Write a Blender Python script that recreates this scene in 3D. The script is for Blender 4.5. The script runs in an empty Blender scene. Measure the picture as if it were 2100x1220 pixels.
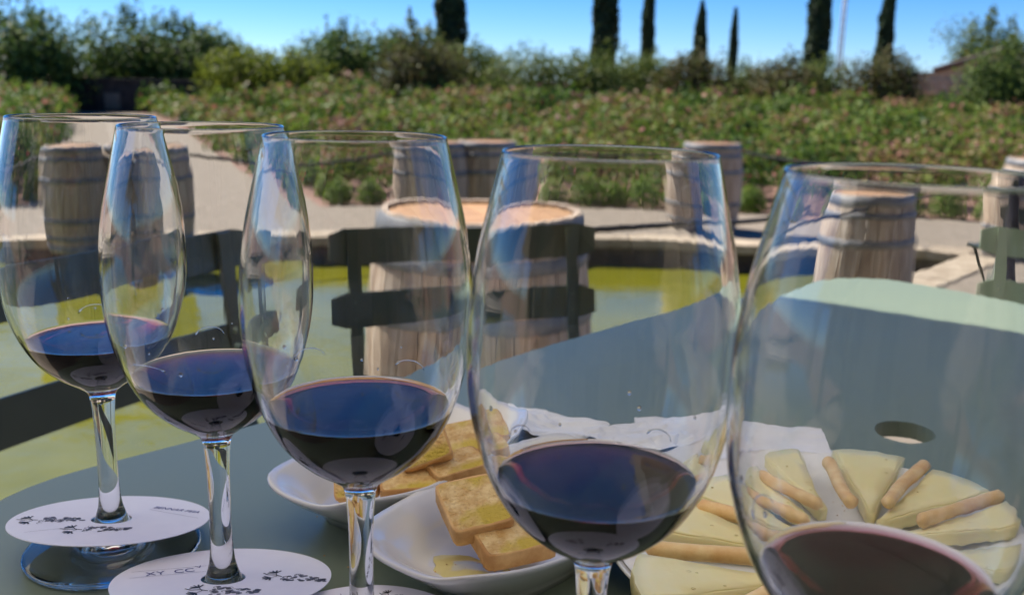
import bpy, bmesh, math, random
import numpy as np
from mathutils import Vector, Matrix, noise as mnoise
R = math.radians
random.seed(7); rng = np.random.default_rng(7)
S = bpy.context.scene
C = S.collection
T = 0.74            # table top height above the terrace
LOW = -0.588        # level of the garden promenade beyond the pool

# ------------------------------------------------------------------ camera
cd = bpy.data.cameras.new('camera'); cam = bpy.data.objects.new('camera', cd); C.objects.link(cam)
cd.sensor_width = 36; cd.lens = 34.29; cd.clip_start = .01; cd.clip_end = 2000
cd.dof.use_dof = True; cd.dof.focus_distance = .44; cd.dof.aperture_fstop = 12.5
r_ = Vector((.9998, .0046, .0209)).normalized(); f_ = Vector((0, .9761, -.2173)).normalized()
u_ = r_.cross(f_).normalized(); r_ = f_.cross(u_).normalized()
m = Matrix(((r_.x, u_.x, -f_.x, 0), (r_.y, u_.y, -f_.y, 0), (r_.z, u_.z, -f_.z, .2421 + T), (0, 0, 0, 1)))
cam.matrix_world = m
S.camera = cam

# ------------------------------------------------------------------ light
SUN_AZ, SUN_EL = R(-52), R(48)      # azimuth clockwise from +Y
L = Vector((math.cos(SUN_EL)*math.sin(SUN_AZ), math.cos(SUN_EL)*math.cos(SUN_AZ), math.sin(SUN_EL)))
w = bpy.data.worlds.new('World'); S.world = w; w.use_nodes = True
nt = w.node_tree; nt.nodes.clear()
sky = nt.nodes.new('ShaderNodeTexSky'); sky.sky_type = 'NISHITA'; sky.sun_disc = False
sky.sun_elevation = SUN_EL; sky.sun_rotation = SUN_AZ; sky.air_density = 1.0; sky.dust_density = 0; sky.ozone_density = 5; sky.altitude = 3000
bg = nt.nodes.new('ShaderNodeBackground'); bg.inputs[1].default_value = .066
wo = nt.nodes.new('ShaderNodeOutputWorld')
hsv = nt.nodes.new('ShaderNodeHueSaturation'); hsv.inputs['Saturation'].default_value = 1.32
tint = nt.nodes.new('ShaderNodeMix'); tint.data_type = 'RGBA'; tint.blend_type = 'MULTIPLY'; tint.inputs[0].default_value = 1; tint.inputs[7].default_value = (.84, .92, 1.12, 1)
nt.links.new(sky.outputs[0], hsv.inputs['Color']); nt.links.new(hsv.outputs[0], tint.inputs[6])
nt.links.new(tint.outputs[2], bg.inputs[0]); nt.links.new(bg.outputs[0], wo.inputs[0])
sl = bpy.data.lights.new('sun', 'SUN'); sl.energy = 4.8; sl.angle = R(.53); sl.color = (1, .93, .83)
so = bpy.data.objects.new('sun', sl); C.objects.link(so); so.rotation_euler = L.to_track_quat('Z', 'Y').to_euler(); so.location = (-5, 2, 8)
S.view_settings.view_transform = 'Standard'; S.view_settings.look = 'None'
S.view_settings.exposure = 1.12; S.view_settings.gamma = 1; S.view_settings.use_curve_mapping = False
S.render.engine = 'CYCLES'
cy = S.cycles
cy.use_denoising = True; cy.max_bounces = 32; cy.transmission_bounces = 32; cy.glossy_bounces = 12; cy.diffuse_bounces = 4
cy.transparent_max_bounces = 16; cy.volume_bounces = 0; cy.sample_clamp_indirect = 6; cy.blur_glossy = .2
cy.caustics_refractive = True; cy.caustics_reflective = True; cy.use_adaptive_sampling = True; cy.adaptive_threshold = .012

# ------------------------------------------------------------------ tagging helpers
def tag(o, label=None, cat=None, group=None, kind=None):
    if label: o['label'] = label
    if cat: o['category'] = cat
    if group: o['group'] = group
    if kind: o['kind'] = kind
    return o
def empty(name, loc=(0, 0, 0), rz=0):
    o = bpy.data.objects.new(name, None); C.objects.link(o)
    o.location = loc; o.rotation_euler = (0, 0, rz); o.empty_display_size = .05
    return o
def link(name, me, parent=None, loc=None, rot=None):
    o = bpy.data.objects.new(name, me); C.objects.link(o)
    if parent: o.parent = parent
    if loc is not None: o.location = loc
    if rot is not None: o.rotation_euler = rot
    return o
def mesh(name, vs, fs, mats, smooth=False, fm=None):
    me = bpy.data.meshes.new(name); me.from_pydata([tuple(v) for v in vs], [], fs)
    for mm in (mats if isinstance(mats, (list, tuple)) else [mats]): me.materials.append(mm)
    if smooth: me.polygons.foreach_set('use_smooth', [True]*len(me.polygons))
    if fm: me.polygons.foreach_set('material_index', fm)
    me.update(); return me
def bm_mesh(name, bm, mats, smooth=False):
    me = bpy.data.meshes.new(name); bm.normal_update(); bm.to_mesh(me); bm.free()
    for mm in (mats if isinstance(mats, (list, tuple)) else [mats]): me.materials.append(mm)
    if smooth: me.polygons.foreach_set('use_smooth', [True]*len(me.polygons))
    return me
def copy_tree(o, parent=None):
    c = o.copy(); C.objects.link(c)
    if parent: c.parent = parent
    for ch in list(o.children): copy_tree(ch, c)
    return c

# ------------------------------------------------------------------ materials
def M(name, c1, c2=None, rough=.6, scale=5, detail=4, stretch=(1, 1, 1), bump=0, bscale=None, spec=.5, lo=.35, hi=.65,
      c3=None, vary=0, metal=0, coat=0, sss=0, bdist=.002, rr=None):
    m = bpy.data.materials.new(name); m.use_nodes = True; n = m.node_tree.nodes; l = m.node_tree.links
    p = n['Principled BSDF']; p.inputs['Roughness'].default_value = rough; p.inputs['Metallic'].default_value = metal
    p.inputs['Specular IOR Level'].default_value = spec; p.inputs['Coat Weight'].default_value = coat
    if sss:
        p.inputs['Subsurface Weight'].default_value = sss; p.inputs['Subsurface Radius'].default_value = (1, .6, .3)
        p.inputs['Subsurface Scale'].default_value = .004
    tc = n.new('ShaderNodeTexCoord'); mp = n.new('ShaderNodeMapping'); mp.inputs['Scale'].default_value = stretch
    oi = n.new('ShaderNodeObjectInfo'); ad = n.new('ShaderNodeVectorMath'); ad.operation = 'MULTIPLY_ADD'
    ad.inputs[1].default_value = (1, 1, 1)
    cb = n.new('ShaderNodeCombineXYZ')
    mu = n.new('ShaderNodeMath'); mu.operation = 'MULTIPLY'; mu.inputs[1].default_value = 37 if vary else 0
    l.new(oi.outputs['Random'], mu.inputs[0]); l.new(mu.outputs[0], cb.inputs[0]); l.new(mu.outputs[0], cb.inputs[1]); l.new(mu.outputs[0], cb.inputs[2])
    l.new(tc.outputs['Object'], ad.inputs[0]); l.new(cb.outputs[0], ad.inputs[2]); l.new(ad.outputs[0], mp.inputs[0])
    nz = n.new('ShaderNodeTexNoise'); nz.inputs['Scale'].default_value = scale; nz.inputs['Detail'].default_value = detail; nz.inputs['Roughness'].default_value = .6
    l.new(mp.outputs[0], nz.inputs[0])
    col = None
    if c2:
        cr = n.new('ShaderNodeValToRGB'); e = cr.color_ramp.elements
        e[0].position = lo; e[0].color = (*c1, 1); e[1].position = hi; e[1].color = (*c2, 1)
        if c3: x = e.new((lo+hi)/2); x.color = (*c3, 1)
        l.new(nz.outputs[0], cr.inputs[0]); col = cr.outputs[0]
        if vary:
            hs = n.new('ShaderNodeHueSaturation'); mr = n.new('ShaderNodeMapRange'); mr.inputs[3].default_value = 1-vary; mr.inputs[4].default_value = 1+vary
            l.new(oi.outputs['Random'], mr.inputs[0]); l.new(mr.outputs[0], hs.inputs['Value']); l.new(col, hs.inputs['Color']); col = hs.outputs[0]
        l.new(col, p.inputs['Base Color'])
    else: p.inputs['Base Color'].default_value = (*c1, 1)
    if rr:
        m2 = n.new('ShaderNodeMapRange'); m2.inputs[3].default_value = rr[0]; m2.inputs[4].default_value = rr[1]
        l.new(nz.outputs[0], m2.inputs[0]); l.new(m2.outputs[0], p.inputs['Roughness'])
    if bump:
        b = n.new('ShaderNodeBump'); b.inputs['Strength'].default_value = bump; b.inputs['Distance'].default_value = bdist
        if bscale:
            n2 = n.new('ShaderNodeTexNoise'); n2.inputs['Scale'].default_value = bscale; n2.inputs['Detail'].default_value = 5
            l.new(mp.outputs[0], n2.inputs[0]); l.new(n2.outputs[0], b.inputs['Height'])
        else: l.new(nz.outputs[0], b.inputs['Height'])
        l.new(b.outputs[0], p.inputs['Normal'])
    return m

def leaf_mat(name, cols, trans=.35):
    m = bpy.data.materials.new(name); m.use_nodes = True; n = m.node_tree.nodes; l = m.node_tree.links
    p = n['Principled BSDF']; p.inputs['Roughness'].default_value = .6; p.inputs['Specular IOR Level'].default_value = .2
    at = n.new('ShaderNodeAttribute'); at.attribute_name = 'v'
    cr = n.new('ShaderNodeValToRGB'); e = cr.color_ramp.elements
    e[0].position = 0; e[0].color = (*cols[0], 1); e[1].position = 1; e[1].color = (*cols[-1], 1)
    for i, c in enumerate(cols[1:-1]): x = e.new((i+1)/(len(cols)-1)); x.color = (*c, 1)
    l.new(at.outputs['Fac'], cr.inputs[0]); l.new(cr.outputs[0], p.inputs['Base Color'])
    t = n.new('ShaderNodeBsdfTranslucent'); l.new(cr.outputs[0], t.inputs[0])
    mx = n.new('ShaderNodeMixShader'); mx.inputs[0].default_value = trans
    l.new(p.outputs[0], mx.inputs[1]); l.new(t.outputs[0], mx.inputs[2])
    l.new(mx.outputs[0], n['Material Output'].inputs['Surface'])
    return m

def glass_mat():
    m = bpy.data.materials.new('clear_glass'); m.use_nodes = True; n = m.node_tree.nodes; l = m.node_tree.links; n.clear()
    g = n.new('ShaderNodeBsdfGlass'); g.inputs['IOR'].default_value = 1.5; g.inputs['Roughness'].default_value = 0; g.inputs['Color'].default_value = (.985, .99, .99, 1)
    tc = n.new('ShaderNodeTexCoord'); nz = n.new('ShaderNodeTexNoise'); nz.inputs['Scale'].default_value = 95; nz.inputs['Detail'].default_value = 2
    mp = n.new('ShaderNodeMapping'); mp.inputs['Scale'].default_value = (1, 1, .16); l.new(tc.outputs['Object'], mp.inputs[0])
    b = n.new('ShaderNodeBump'); b.inputs['Strength'].default_value = .10; b.inputs['Distance'].default_value = .0006
    l.new(mp.outputs[0], nz.inputs[0]); l.new(nz.outputs[0], b.inputs['Height']); l.new(b.outputs[0], g.inputs['Normal'])
    o = n.new('ShaderNodeOutputMaterial'); l.new(g.outputs[0], o.inputs[0]); return m
def wine_mat():
    m = bpy.data.materials.new('red_wine'); m.use_nodes = True; n = m.node_tree.nodes; l = m.node_tree.links; n.clear()
    g = n.new('ShaderNodeBsdfGlass'); g.inputs['Roughness'].default_value = 0
    at = n.new('ShaderNodeAttribute'); at.attribute_name = 'ior'; l.new(at.outputs['Fac'], g.inputs['IOR'])
    tc = n.new('ShaderNodeTexCoord'); nz = n.new('ShaderNodeTexNoise'); nz.inputs['Scale'].default_value = 40; nz.inputs['Detail'].default_value = 1
    b = n.new('ShaderNodeBump'); b.inputs['Strength'].default_value = .1; b.inputs['Distance'].default_value = .0008
    l.new(tc.outputs['Object'], nz.inputs[0]); l.new(nz.outputs[0], b.inputs['Height']); l.new(b.outputs[0], g.inputs['Normal'])
    v = n.new('ShaderNodeVolumeAbsorption'); v.inputs['Color'].default_value = (.72, .02, .07, 1); v.inputs['Density'].default_value = 430
    o = n.new('ShaderNodeOutputMaterial'); l.new(g.outputs[0], o.inputs[0]); l.new(v.outputs[0], o.inputs['Volume']); return m
def water_mat():
    m = bpy.data.materials.new('pool_water'); m.use_nodes = True; n = m.node_tree.nodes; l = m.node_tree.links
    p = n['Principled BSDF']; p.inputs['Roughness'].default_value = .03; p.inputs['IOR'].default_value = 1.6
    tc = n.new('ShaderNodeTexCoord')
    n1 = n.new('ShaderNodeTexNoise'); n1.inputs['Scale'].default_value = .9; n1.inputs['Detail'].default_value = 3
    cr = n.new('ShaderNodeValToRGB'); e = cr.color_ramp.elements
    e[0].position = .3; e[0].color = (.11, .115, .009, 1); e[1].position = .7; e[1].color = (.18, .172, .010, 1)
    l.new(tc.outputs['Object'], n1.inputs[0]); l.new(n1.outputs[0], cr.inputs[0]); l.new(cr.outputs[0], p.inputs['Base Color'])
    nz = n.new('ShaderNodeTexNoise'); nz.inputs['Scale'].default_value = 5.5; nz.inputs['Detail'].default_value = 4
    b = n.new('ShaderNodeBump'); b.inputs['Strength'].default_value = .2; b.inputs['Distance'].default_value = .035
    l.new(tc.outputs['Object'], nz.inputs[0]); l.new(nz.outputs[0], b.inputs['Height']); l.new(b.outputs[0], p.inputs['Normal'])
    return m
def bread_mat():
    m = M('toast_crumb', (.66, .38, .12), (.92, .68, .32), rough=.7, scale=130, bump=1.0, bscale=520, bdist=.0022, lo=.36, hi=.62, vary=.06)
    n = m.node_tree.nodes; l = m.node_tree.links; p = n['Principled BSDF']; src = p.inputs['Base Color'].links[0].from_socket
    tc = n.new('ShaderNodeTexCoord'); nz = n.new('ShaderNodeTexNoise'); nz.inputs['Scale'].default_value = 38; nz.inputs['Detail'].default_value = 3
    cr = n.new('ShaderNodeValToRGB'); cr.color_ramp.elements[0].position = .48; cr.color_ramp.elements[1].position = .6
    l.new(tc.outputs['Object'], nz.inputs[0]); l.new(nz.outputs[0], cr.inputs[0])
    mx = n.new('ShaderNodeMix'); mx.data_type = 'RGBA'; mx.inputs[7].default_value = (.66, .47, .06, 1)
    l.new(cr.outputs[0], mx.inputs[0]); l.new(src, mx.inputs[6]); l.new(mx.outputs[2], p.inputs['Base Color'])
    return m

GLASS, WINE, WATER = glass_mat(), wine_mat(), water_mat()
PAINT = M('sage_table_paint', (.20, .25, .18), (.215, .265, .192), rough=.36, scale=3, spec=.5, bump=.08, bscale=900, bdist=.0004, rr=(.24, .5))
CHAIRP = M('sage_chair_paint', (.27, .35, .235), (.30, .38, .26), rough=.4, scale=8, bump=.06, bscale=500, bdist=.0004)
SHADEP = M('shade_darkened_chair_paint', (.03, .042, .024), (.042, .055, .032), rough=.42, scale=8)  # shaded copy of the chair paint, shade darkened into its colour
STEEL = M('bolt_steel', (.55, .56, .55), rough=.3, metal=1)
GALV = M('weathered_galvanised_iron', (.12, .125, .13), (.24, .24, .24), rough=.55, scale=9, metal=.2, vary=.1, bump=.1)
STAVE = M('weathered_oak', (.29, .205, .14), (.50, .41, .315), rough=.62, scale=6, stretch=(5, 5, .5), vary=.22, bump=.3, bscale=30, c3=(.41, .315, .225))
HEADW = M('barrel_head_oak', (.32, .16, .065), (.46, .27, .12), rough=.6, scale=8, stretch=(1, 8, 1), vary=.1)
STONE = M('pale_coping_stone', (.30, .235, .16), (.44, .36, .26), rough=.85, scale=6, vary=.06, bump=.4, bscale=40, bdist=.004)
GRAVEL = M('compacted_gravel', (.175, .143, .105), (.26, .215, .165), rough=.95, scale=7, detail=9, bump=.5, bscale=60, bdist=.006, lo=.3, hi=.7)
SOIL = M('reddish_soil', (.14, .075, .05), (.29, .17, .13), rough=1, scale=3, detail=8, bump=.6, bscale=25, bdist=.03)
POOLWALL = M('dark_pool_wall', (.045, .034, .024), (.09, .07, .045), rough=.8, scale=6, bump=.4, bscale=30, bdist=.01)
TERR = M('terrace_paving', (.17, .14, .11), (.24, .20, .16), rough=.85, scale=3, bump=.3, bscale=60, vary=.08)
HOUSEST = M('rubble_stone_wall', (.36, .27, .15), (.60, .48, .30), rough=.95, scale=3.5, detail=8, bump=.8, bscale=9, bdist=.05, vary=.15)
ROOF = M('roof_tile', (.07, .055, .045), (.13, .10, .08), rough=.9, scale=5, vary=.15)
DARKWALL = M('dark_timber_wall', (.035, .024, .018), (.075, .052, .038), rough=.8, scale=4, bump=.4, bscale=20)
PANELW = M('weathered_panel', (.20, .15, .10), (.30, .23, .16), rough=.85, scale=6, vary=.15)
BARK = M('bark', (.10, .07, .045), (.2, .15, .11), rough=.95, scale=12, bump=.7, bscale=30, bdist=.02)
CONCR = M('pole_concrete', (.36, .36, .36), (.46, .46, .46), rough=.9, scale=5)
PORC = M('white_porcelain', (.80, .79, .76), rough=.14, coat=.4, spec=.6)
PAPER = M('white_card', (.80, .81, .89), (.83, .84, .91), rough=.75, scale=60)
NAPK = M('white_tissue_paper', (.80, .80, .80), (.88, .88, .88), rough=.9, scale=40, bump=.35, bscale=380, bdist=.0006)
INK = M('grey_black_ink', (.02, .02, .025), rough=.6)
INKG = M('grey_print', (.13, .13, .16), rough=.6)
PEN = M('blue_pen_ink', (.05, .05, .22), rough=.6)
CRUST = M('toast_crust', (.50, .24, .07), (.78, .48, .19), rough=.7, scale=60, bump=.6, bscale=300, bdist=.001, vary=.08)
CRUMB = bread_mat()
CHEESE = M('pale_yellow_cheese', (.92, .80, .38), (.95, .86, .49), rough=.42, scale=25, sss=.25, bump=.25, bscale=220, bdist=.0008, vary=.03)
RIND = M('cheese_rind', (.66, .54, .20), (.80, .69, .32), rough=.6, scale=50, bump=.6, bscale=260, bdist=.0008)
CHOLE = M('cheese_eye', (.58, .47, .18), rough=.6)
STICK = M('breadstick_crust', (.80, .47, .18), (.94, .68, .32), rough=.55, scale=70, stretch=(1, 1, 1), bump=.45, bscale=260, bdist=.001, vary=.1)
OIL = M('olive_oil', (.74, .66, .30), rough=.05, spec=.6, coat=.5)
ROPE = M('black_rope', (.015, .015, .018), rough=.8)
def cloth_mat(name, col, tr):
    m = bpy.data.materials.new(name); m.use_nodes = True; n = m.node_tree.nodes; l = m.node_tree.links
    p = n['Principled BSDF']; p.inputs['Base Color'].default_value = (*col, 1); p.inputs['Roughness'].default_value = .95
    t = n.new('ShaderNodeBsdfTranslucent'); t.inputs[0].default_value = (*col, 1); mx = n.new('ShaderNodeMixShader'); mx.inputs[0].default_value = tr
    l.new(p.outputs[0], mx.inputs[1]); l.new(t.outputs[0], mx.inputs[2]); l.new(mx.outputs[0], n['Material Output'].inputs['Surface']); return m
CANVAS = cloth_mat('cream_parasol_cloth', (.80, .76, .70), .52)
CANVAS2 = cloth_mat('grey_parasol_cloth', (.20, .195, .19), .2)
NAVY = M('navy_post', (.012, .016, .05), (.03, .035, .09), rough=.6, scale=14)
RENDERW = M('house_render', (.30, .26, .20), (.38, .33, .26), rough=.9, scale=2, bump=.2, bscale=40)
SHUT = M('dark_door_paint', (.05, .07, .05), rough=.5)
PANE = M('window_pane', (.03, .04, .05), rough=.05)
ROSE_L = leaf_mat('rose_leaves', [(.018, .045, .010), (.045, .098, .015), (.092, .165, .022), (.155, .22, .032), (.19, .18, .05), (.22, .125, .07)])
ROSE_F = leaf_mat('faded_rose_petals', [(.22, .06, .05), (.32, .10, .09), (.36, .15, .13), (.36, .22, .18)])
DARK_L = leaf_mat('dark_tree_leaves', [(.025, .05, .015), (.06, .11, .025), (.11, .17, .035), (.18, .24, .05)])
OLIVE_L = leaf_mat('olive_hedge_leaves', [(.03, .055, .012), (.08, .125, .022), (.14, .19, .03), (.18, .18, .06)])
RED_L = leaf_mat('reddish_bush_leaves', [(.03, .035, .012), (.07, .07, .02), (.12, .09, .035), (.10, .15, .03)])
YEL_L = leaf_mat('yellow_green_leaves', [(.07, .10, .015), (.14, .18, .02), (.22, .25, .03)], .45)
CYP_L = leaf_mat('cypress_leaves', [(.012, .028, .012), (.022, .05, .018), (.045, .085, .026)], .2)
LIME_L = leaf_mat('low_shrub_leaves', [(.04, .09, .015), (.09, .16, .02), (.16, .24, .03)], .4)

# ------------------------------------------------------------------ shape helpers
def box_bm(bm, x0, x1, y0, y1, z0, z1, mat=None):
    v = [bm.verts.new(p) for p in [(x0,y0,z0),(x1,y0,z0),(x1,y1,z0),(x0,y1,z0),(x0,y0,z1),(x1,y0,z1),(x1,y1,z1),(x0,y1,z1)]]
    if mat is not None:
        for q in v: q.co = mat @ q.co
    for f in [(0,3,2,1),(4,5,6,7),(0,1,5,4),(1,2,6,5),(2,3,7,6),(3,0,4,7)]: bm.faces.new([v[i] for i in f])
def box(name, dims, mat, parent=None, loc=None, rot=None, bev=0):
    bm = bmesh.new(); a, b, c = dims[0]/2, dims[1]/2, dims[2]/2
    box_bm(bm, -a, a, -b, b, -c, c)
    if bev: bmesh.ops.bevel(bm, geom=bm.edges[:], offset=bev, segments=2, affect='EDGES', profile=.6)
    return link(name, bm_mesh(name, bm, mat), parent, loc, rot)
def prism(name, pts, z0, z1, mat, parent=None):
    bm = bmesh.new(); a = [bm.verts.new((x, y, z0)) for x, y in pts]; b = [bm.verts.new((x, y, z1)) for x, y in pts]; n = len(pts)
    t = bm.faces.new(b); bo = bm.faces.new(a[::-1])
    for i in range(n): bm.faces.new([a[i], a[(i+1)%n], b[(i+1)%n], b[i]])
    bmesh.ops.triangulate(bm, faces=[t, bo]); bmesh.ops.recalc_face_normals(bm, faces=bm.faces[:])
    return link(name, bm_mesh(name, bm, mat), parent)
def tube_geo(pts, rad, n=8, cap=True):
    pts = [Vector(p) for p in pts]; rr = rad if hasattr(rad, '__len__') else [rad]*len(pts)
    vs, fs = [], []; up = Vector((0, 0, 1)); prev = None
    for i, p in enumerate(pts):
        d = (pts[min(i+1, len(pts)-1)] - pts[max(i-1, 0)]).normalized()
        if prev is None:
            a = d.orthogonal().normalized()
        else: a = (prev - d*prev.dot(d)).normalized()
        prev = a; b = d.cross(a)
        for k in range(n):
            t = 2*math.pi*k/n; vs.append(p + (a*math.cos(t)+b*math.sin(t))*rr[i])
    for i in range(len(pts)-1):
        for k in range(n): fs.append((i*n+k, i*n+(k+1)%n, (i+1)*n+(k+1)%n, (i+1)*n+k))
    if cap: fs.append(tuple(range(n))[::-1]); fs.append(tuple((len(pts)-1)*n+k for k in range(n)))
    return vs, fs
def tube(name, pts, rad, mat, parent=None, n=8):
    v, f = tube_geo(pts, rad, n); return link(name, mesh(name, v, f, mat, True), parent)
def lathe_geo(prof, n=64, close=False):
    vs, fs = [], []; k = len(prof)
    for i in range(n):
        t = 2*math.pi*i/n
        for r, z in prof: vs.append((r*math.cos(t), r*math.sin(t), z))
    for i in range(n):
        j = (i+1) % n
        for q in range(k-1): fs.append((i*k+q, j*k+q, j*k+q+1, i*k+q+1))
        if close: fs.append((i*k+k-1, j*k+k-1, j*k, i*k))
    return vs, fs
def smooth_curve(pts, sub):
    """Catmull-Rom through (r,z) points"""
    P = [Vector((a, b, 0)) for a, b in pts]; out = []
    for i in range(len(P)-1):
        p0, p1, p2, p3 = P[max(i-1, 0)], P[i], P[i+1], P[min(i+2, len(P)-1)]
        for s in range(sub):
            t = s/sub
            q = .5*((2*p1)+(p2-p0)*t+(2*p0-5*p1+4*p2-p3)*t*t+(3*p1-p0-3*p2+p3)*t**3)
            out.append((q.x, q.y))
    out.append((P[-1].x, P[-1].y)); return out

def leaf_mesh(name, cen, nor, size, mats, mi=None, aspect=.55, seed=1, val=None):
    """many small folded-diamond leaves as one mesh"""
    rg = np.random.default_rng(seed); n = len(cen)
    size = np.broadcast_to(np.asarray(size, float), (n,))[:, None]
    rnd = rg.normal(size=(n, 3)); nor = nor/np.linalg.norm(nor, axis=1, keepdims=True)
    a = np.cross(nor, rnd); a /= np.linalg.norm(a, axis=1, keepdims=True)+1e-9; b = np.cross(nor, a)
    v = np.stack([cen-a*size*.5, cen+b*size*.5*aspect+nor*size*.06, cen+a*size*.5, cen-b*size*.5*aspect+nor*size*.06], 1).reshape(-1, 3)
    me = bpy.data.meshes.new(name)
    me.vertices.add(4*n); me.vertices.foreach_set('co', v.ravel().astype(np.float32))
    me.loops.add(4*n); me.loops.foreach_set('vertex_index', np.arange(4*n, dtype=np.int32))
    me.polygons.add(n); me.polygons.foreach_set('loop_start', np.arange(0, 4*n, 4, dtype=np.int32))
    for mm in (mats if isinstance(mats, (list, tuple)) else [mats]): me.materials.append(mm)
    if mi is not None: me.polygons.foreach_set('material_index', mi.astype(np.int32))
    me.update(calc_edges=True)
    at = me.attributes.new('v', 'FLOAT', 'FACE')
    at.data.foreach_set('value', (rg.random(n) if val is None else val).astype(np.float32))
    return me
def clump_points(clumps, n, seed, shell=.55):
    rg = np.random.default_rng(seed); cl = np.array(clumps, float)   # x,y,z,rx,ry,rz
    w_ = cl[:, 3]*cl[:, 4]+cl[:, 4]*cl[:, 5]; idx = rg.choice(len(cl), n, p=w_/w_.sum())
    d = rg.normal(size=(n, 3)); d /= np.linalg.norm(d, axis=1, keepdims=True)
    rad = 1-(1-shell)*rg.random(n)**1.3; rad *= 1+.12*rg.normal(size=n)
    pts = cl[idx, :3]+d*rad[:, None]*cl[idx, 3:6]
    nor = d+.75*rg.normal(size=(n, 3))+np.array([0, 0, .35])
    return pts, nor

# ================================================================== SETTING
# far ground, terrain with the rising rose bed
def path_edge(y): return -2.43-.436*(y-11.7)
def terr(x, y):
    a = min(max((y-14)/28, 0), 1); b = min(max((x-path_edge(y)-.3)/4, 0), 1); c2 = min(max((path_edge(y)-3.9-x)/4, 0), 1)
    return -.605+.62*a*a*(3-2*a)*max(b, c2)*(1 if y < 60 else 1)
prism('ground', [(-900, -900), (900, -900), (900, 900), (-900, 900)], -1.75, -1.7, SOIL)['kind'] = 'structure'
xs = list(np.linspace(-60, 60, 81)); ys = [10.2+.6*i for i in range(56)]+[45, 50, 60, 80, 120, 250, 700]
xs = [-700, -300, -120]+xs+[120, 300, 700]
vs = [(x, y, terr(x, y)+(.03*mnoise.noise(Vector((x*.7, y*.7, 0))) if y > 12.8 else 0)) for y in ys for x in xs]
nx = len(xs); fs = [(j*nx+i, j*nx+i+1, (j+1)*nx+i+1, (j+1)*nx+i) for j in range(len(ys)-1) for i in range(nx-1)]
tag(link('terrain', mesh('terrain', vs, fs, SOIL, True)), kind='structure')

EDGE = [(-16, 2.2), (-12, 4.9), (-8, 6.95), (-4.56, 8.54), (-3.04, 9.12), (-1.67, 9.40), (0, 9.58), (1.2, 9.64), (2.6, 9.60), (4.05, 9.43), (4.42, 9.16)]
RIGHT = [(4.42, 9.16), (3.34, 8.0), (2.35, 6.95), (1.80, 6.05), (1.50, 4.9)]
OUTL = [(-22, 4.2), (-16, 8.2), (-10.5, 10.0), (-7.2, 10.8), (-5.83, 11.15), (-2.43, 11.68), (-.3, 12.03), (.9, 12.22), (3.0, 12.08), (5.06, 11.92), (6.0, 11.8)]
pv = [(x, y, LOW) for x, y in EDGE]+[(x, y, LOW) for x, y in OUTL]; ne = len(EDGE)
pf_ = [(i, i+1, ne+i+1, ne+i) for i in range(ne-1)]
b0 = len(pv); pv += [(-2.43, 11.68, LOW), (-14.86, 40.2, LOW), (-18.86, 40.2, LOW), (-5.83, 11.15, LOW)]; pf_.append((b0, b0+1, b0+2, b0+3))
b0 = len(pv); fan = RIGHT+[(1.5, 4.3), (9, 4.3), (16, 8), (16, 11), (9, 11.35), (6.0, 11.8)]; pv += [(7.5, 8.0, LOW)]+[(x, y, LOW) for x, y in fan]
pf_ += [(b0, b0+1+i, b0+1+(i+1) % len(fan)) for i in range(len(fan))]
me = mesh('promenade', pv, pf_, GRAVEL); bm = bmesh.new(); bm.from_mesh(me)
for f in bm.faces:
    f.normal_update()
    if f.normal.z < 0: f.normal_flip()
bm.to_mesh(me); bm.free()
tag(link('promenade', me), kind='structure')
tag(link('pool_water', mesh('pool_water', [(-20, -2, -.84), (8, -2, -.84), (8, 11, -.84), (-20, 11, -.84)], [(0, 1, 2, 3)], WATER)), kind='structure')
# pool basin: dark lining wall and pale coping stones
basin = tag(empty('pool_basin', (0, 9.6, -.84)), 'dark lined pool basin edged with pale stone coping below the garden path', 'pool')
def offs(pts, d):
    out = []
    for i, p in enumerate(pts):
        a = Vector(pts[max(i-1, 0)]); b = Vector(pts[min(i+1, len(pts)-1)]); t = (b-a).normalized(); n = Vector((-t.y, t.x))
        out.append((p[0]+n.x*d, p[1]+n.y*d))
    return out
line = EDGE+RIGHT[1:]
def resample(pts, step):
    out = [Vector(pts[0])]; 
    for a, b in zip(pts[:-1], pts[1:]):
        a, b = Vector(a), Vector(b); n = max(1, round((b-a).length/step))
        for i in range(1, n+1): out.append(a+(b-a)*i/n)
    return out
wl = offs(line, -.012)
vv = [(x, y-0*9.6, z) for x, y in wl for z in (-1.3, -.6)]
ff = [(2*i, 2*i+2, 2*i+3, 2*i+1) for i in range(len(wl)-1)]
o = link('basin_wall', mesh('basin_wall', [(x, y-9.6, z+.84) for x, y, z in vv], ff, POOLWALL), basin)
rs = resample(line, 1.1)
for a, b in zip(rs[:-1], rs[1:]):
    t = (b-a).normalized(); n = Vector((-t.y, t.x)); g = .006
    p = [a+t*g-n*.05, b-t*g-n*.05, b-t*g+n*.36, a+t*g+n*.36]
    bm = bmesh.new(); z0, z1 = -.66, LOW+.018
    lo_ = [bm.verts.new((q.x, q.y-9.6, z0+.84)) for q in p]; hi_ = [bm.verts.new((q.x, q.y-9.6, z1+.84)) for q in p]
    bm.faces.new(hi_); bm.faces.new(lo_[::-1])
    for i in range(4): bm.faces.new([lo_[i], lo_[(i+1)%4], hi_[(i+1)%4], hi_[i]])
    bmesh.ops.recalc_face_normals(bm, faces=bm.faces[:])
    bmesh.ops.bevel(bm, geom=bm.edges[:], offset=.008, segments=2, affect='EDGES')
    link('coping_stone', bm_mesh('coping_stone', bm, STONE), basin)
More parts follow.
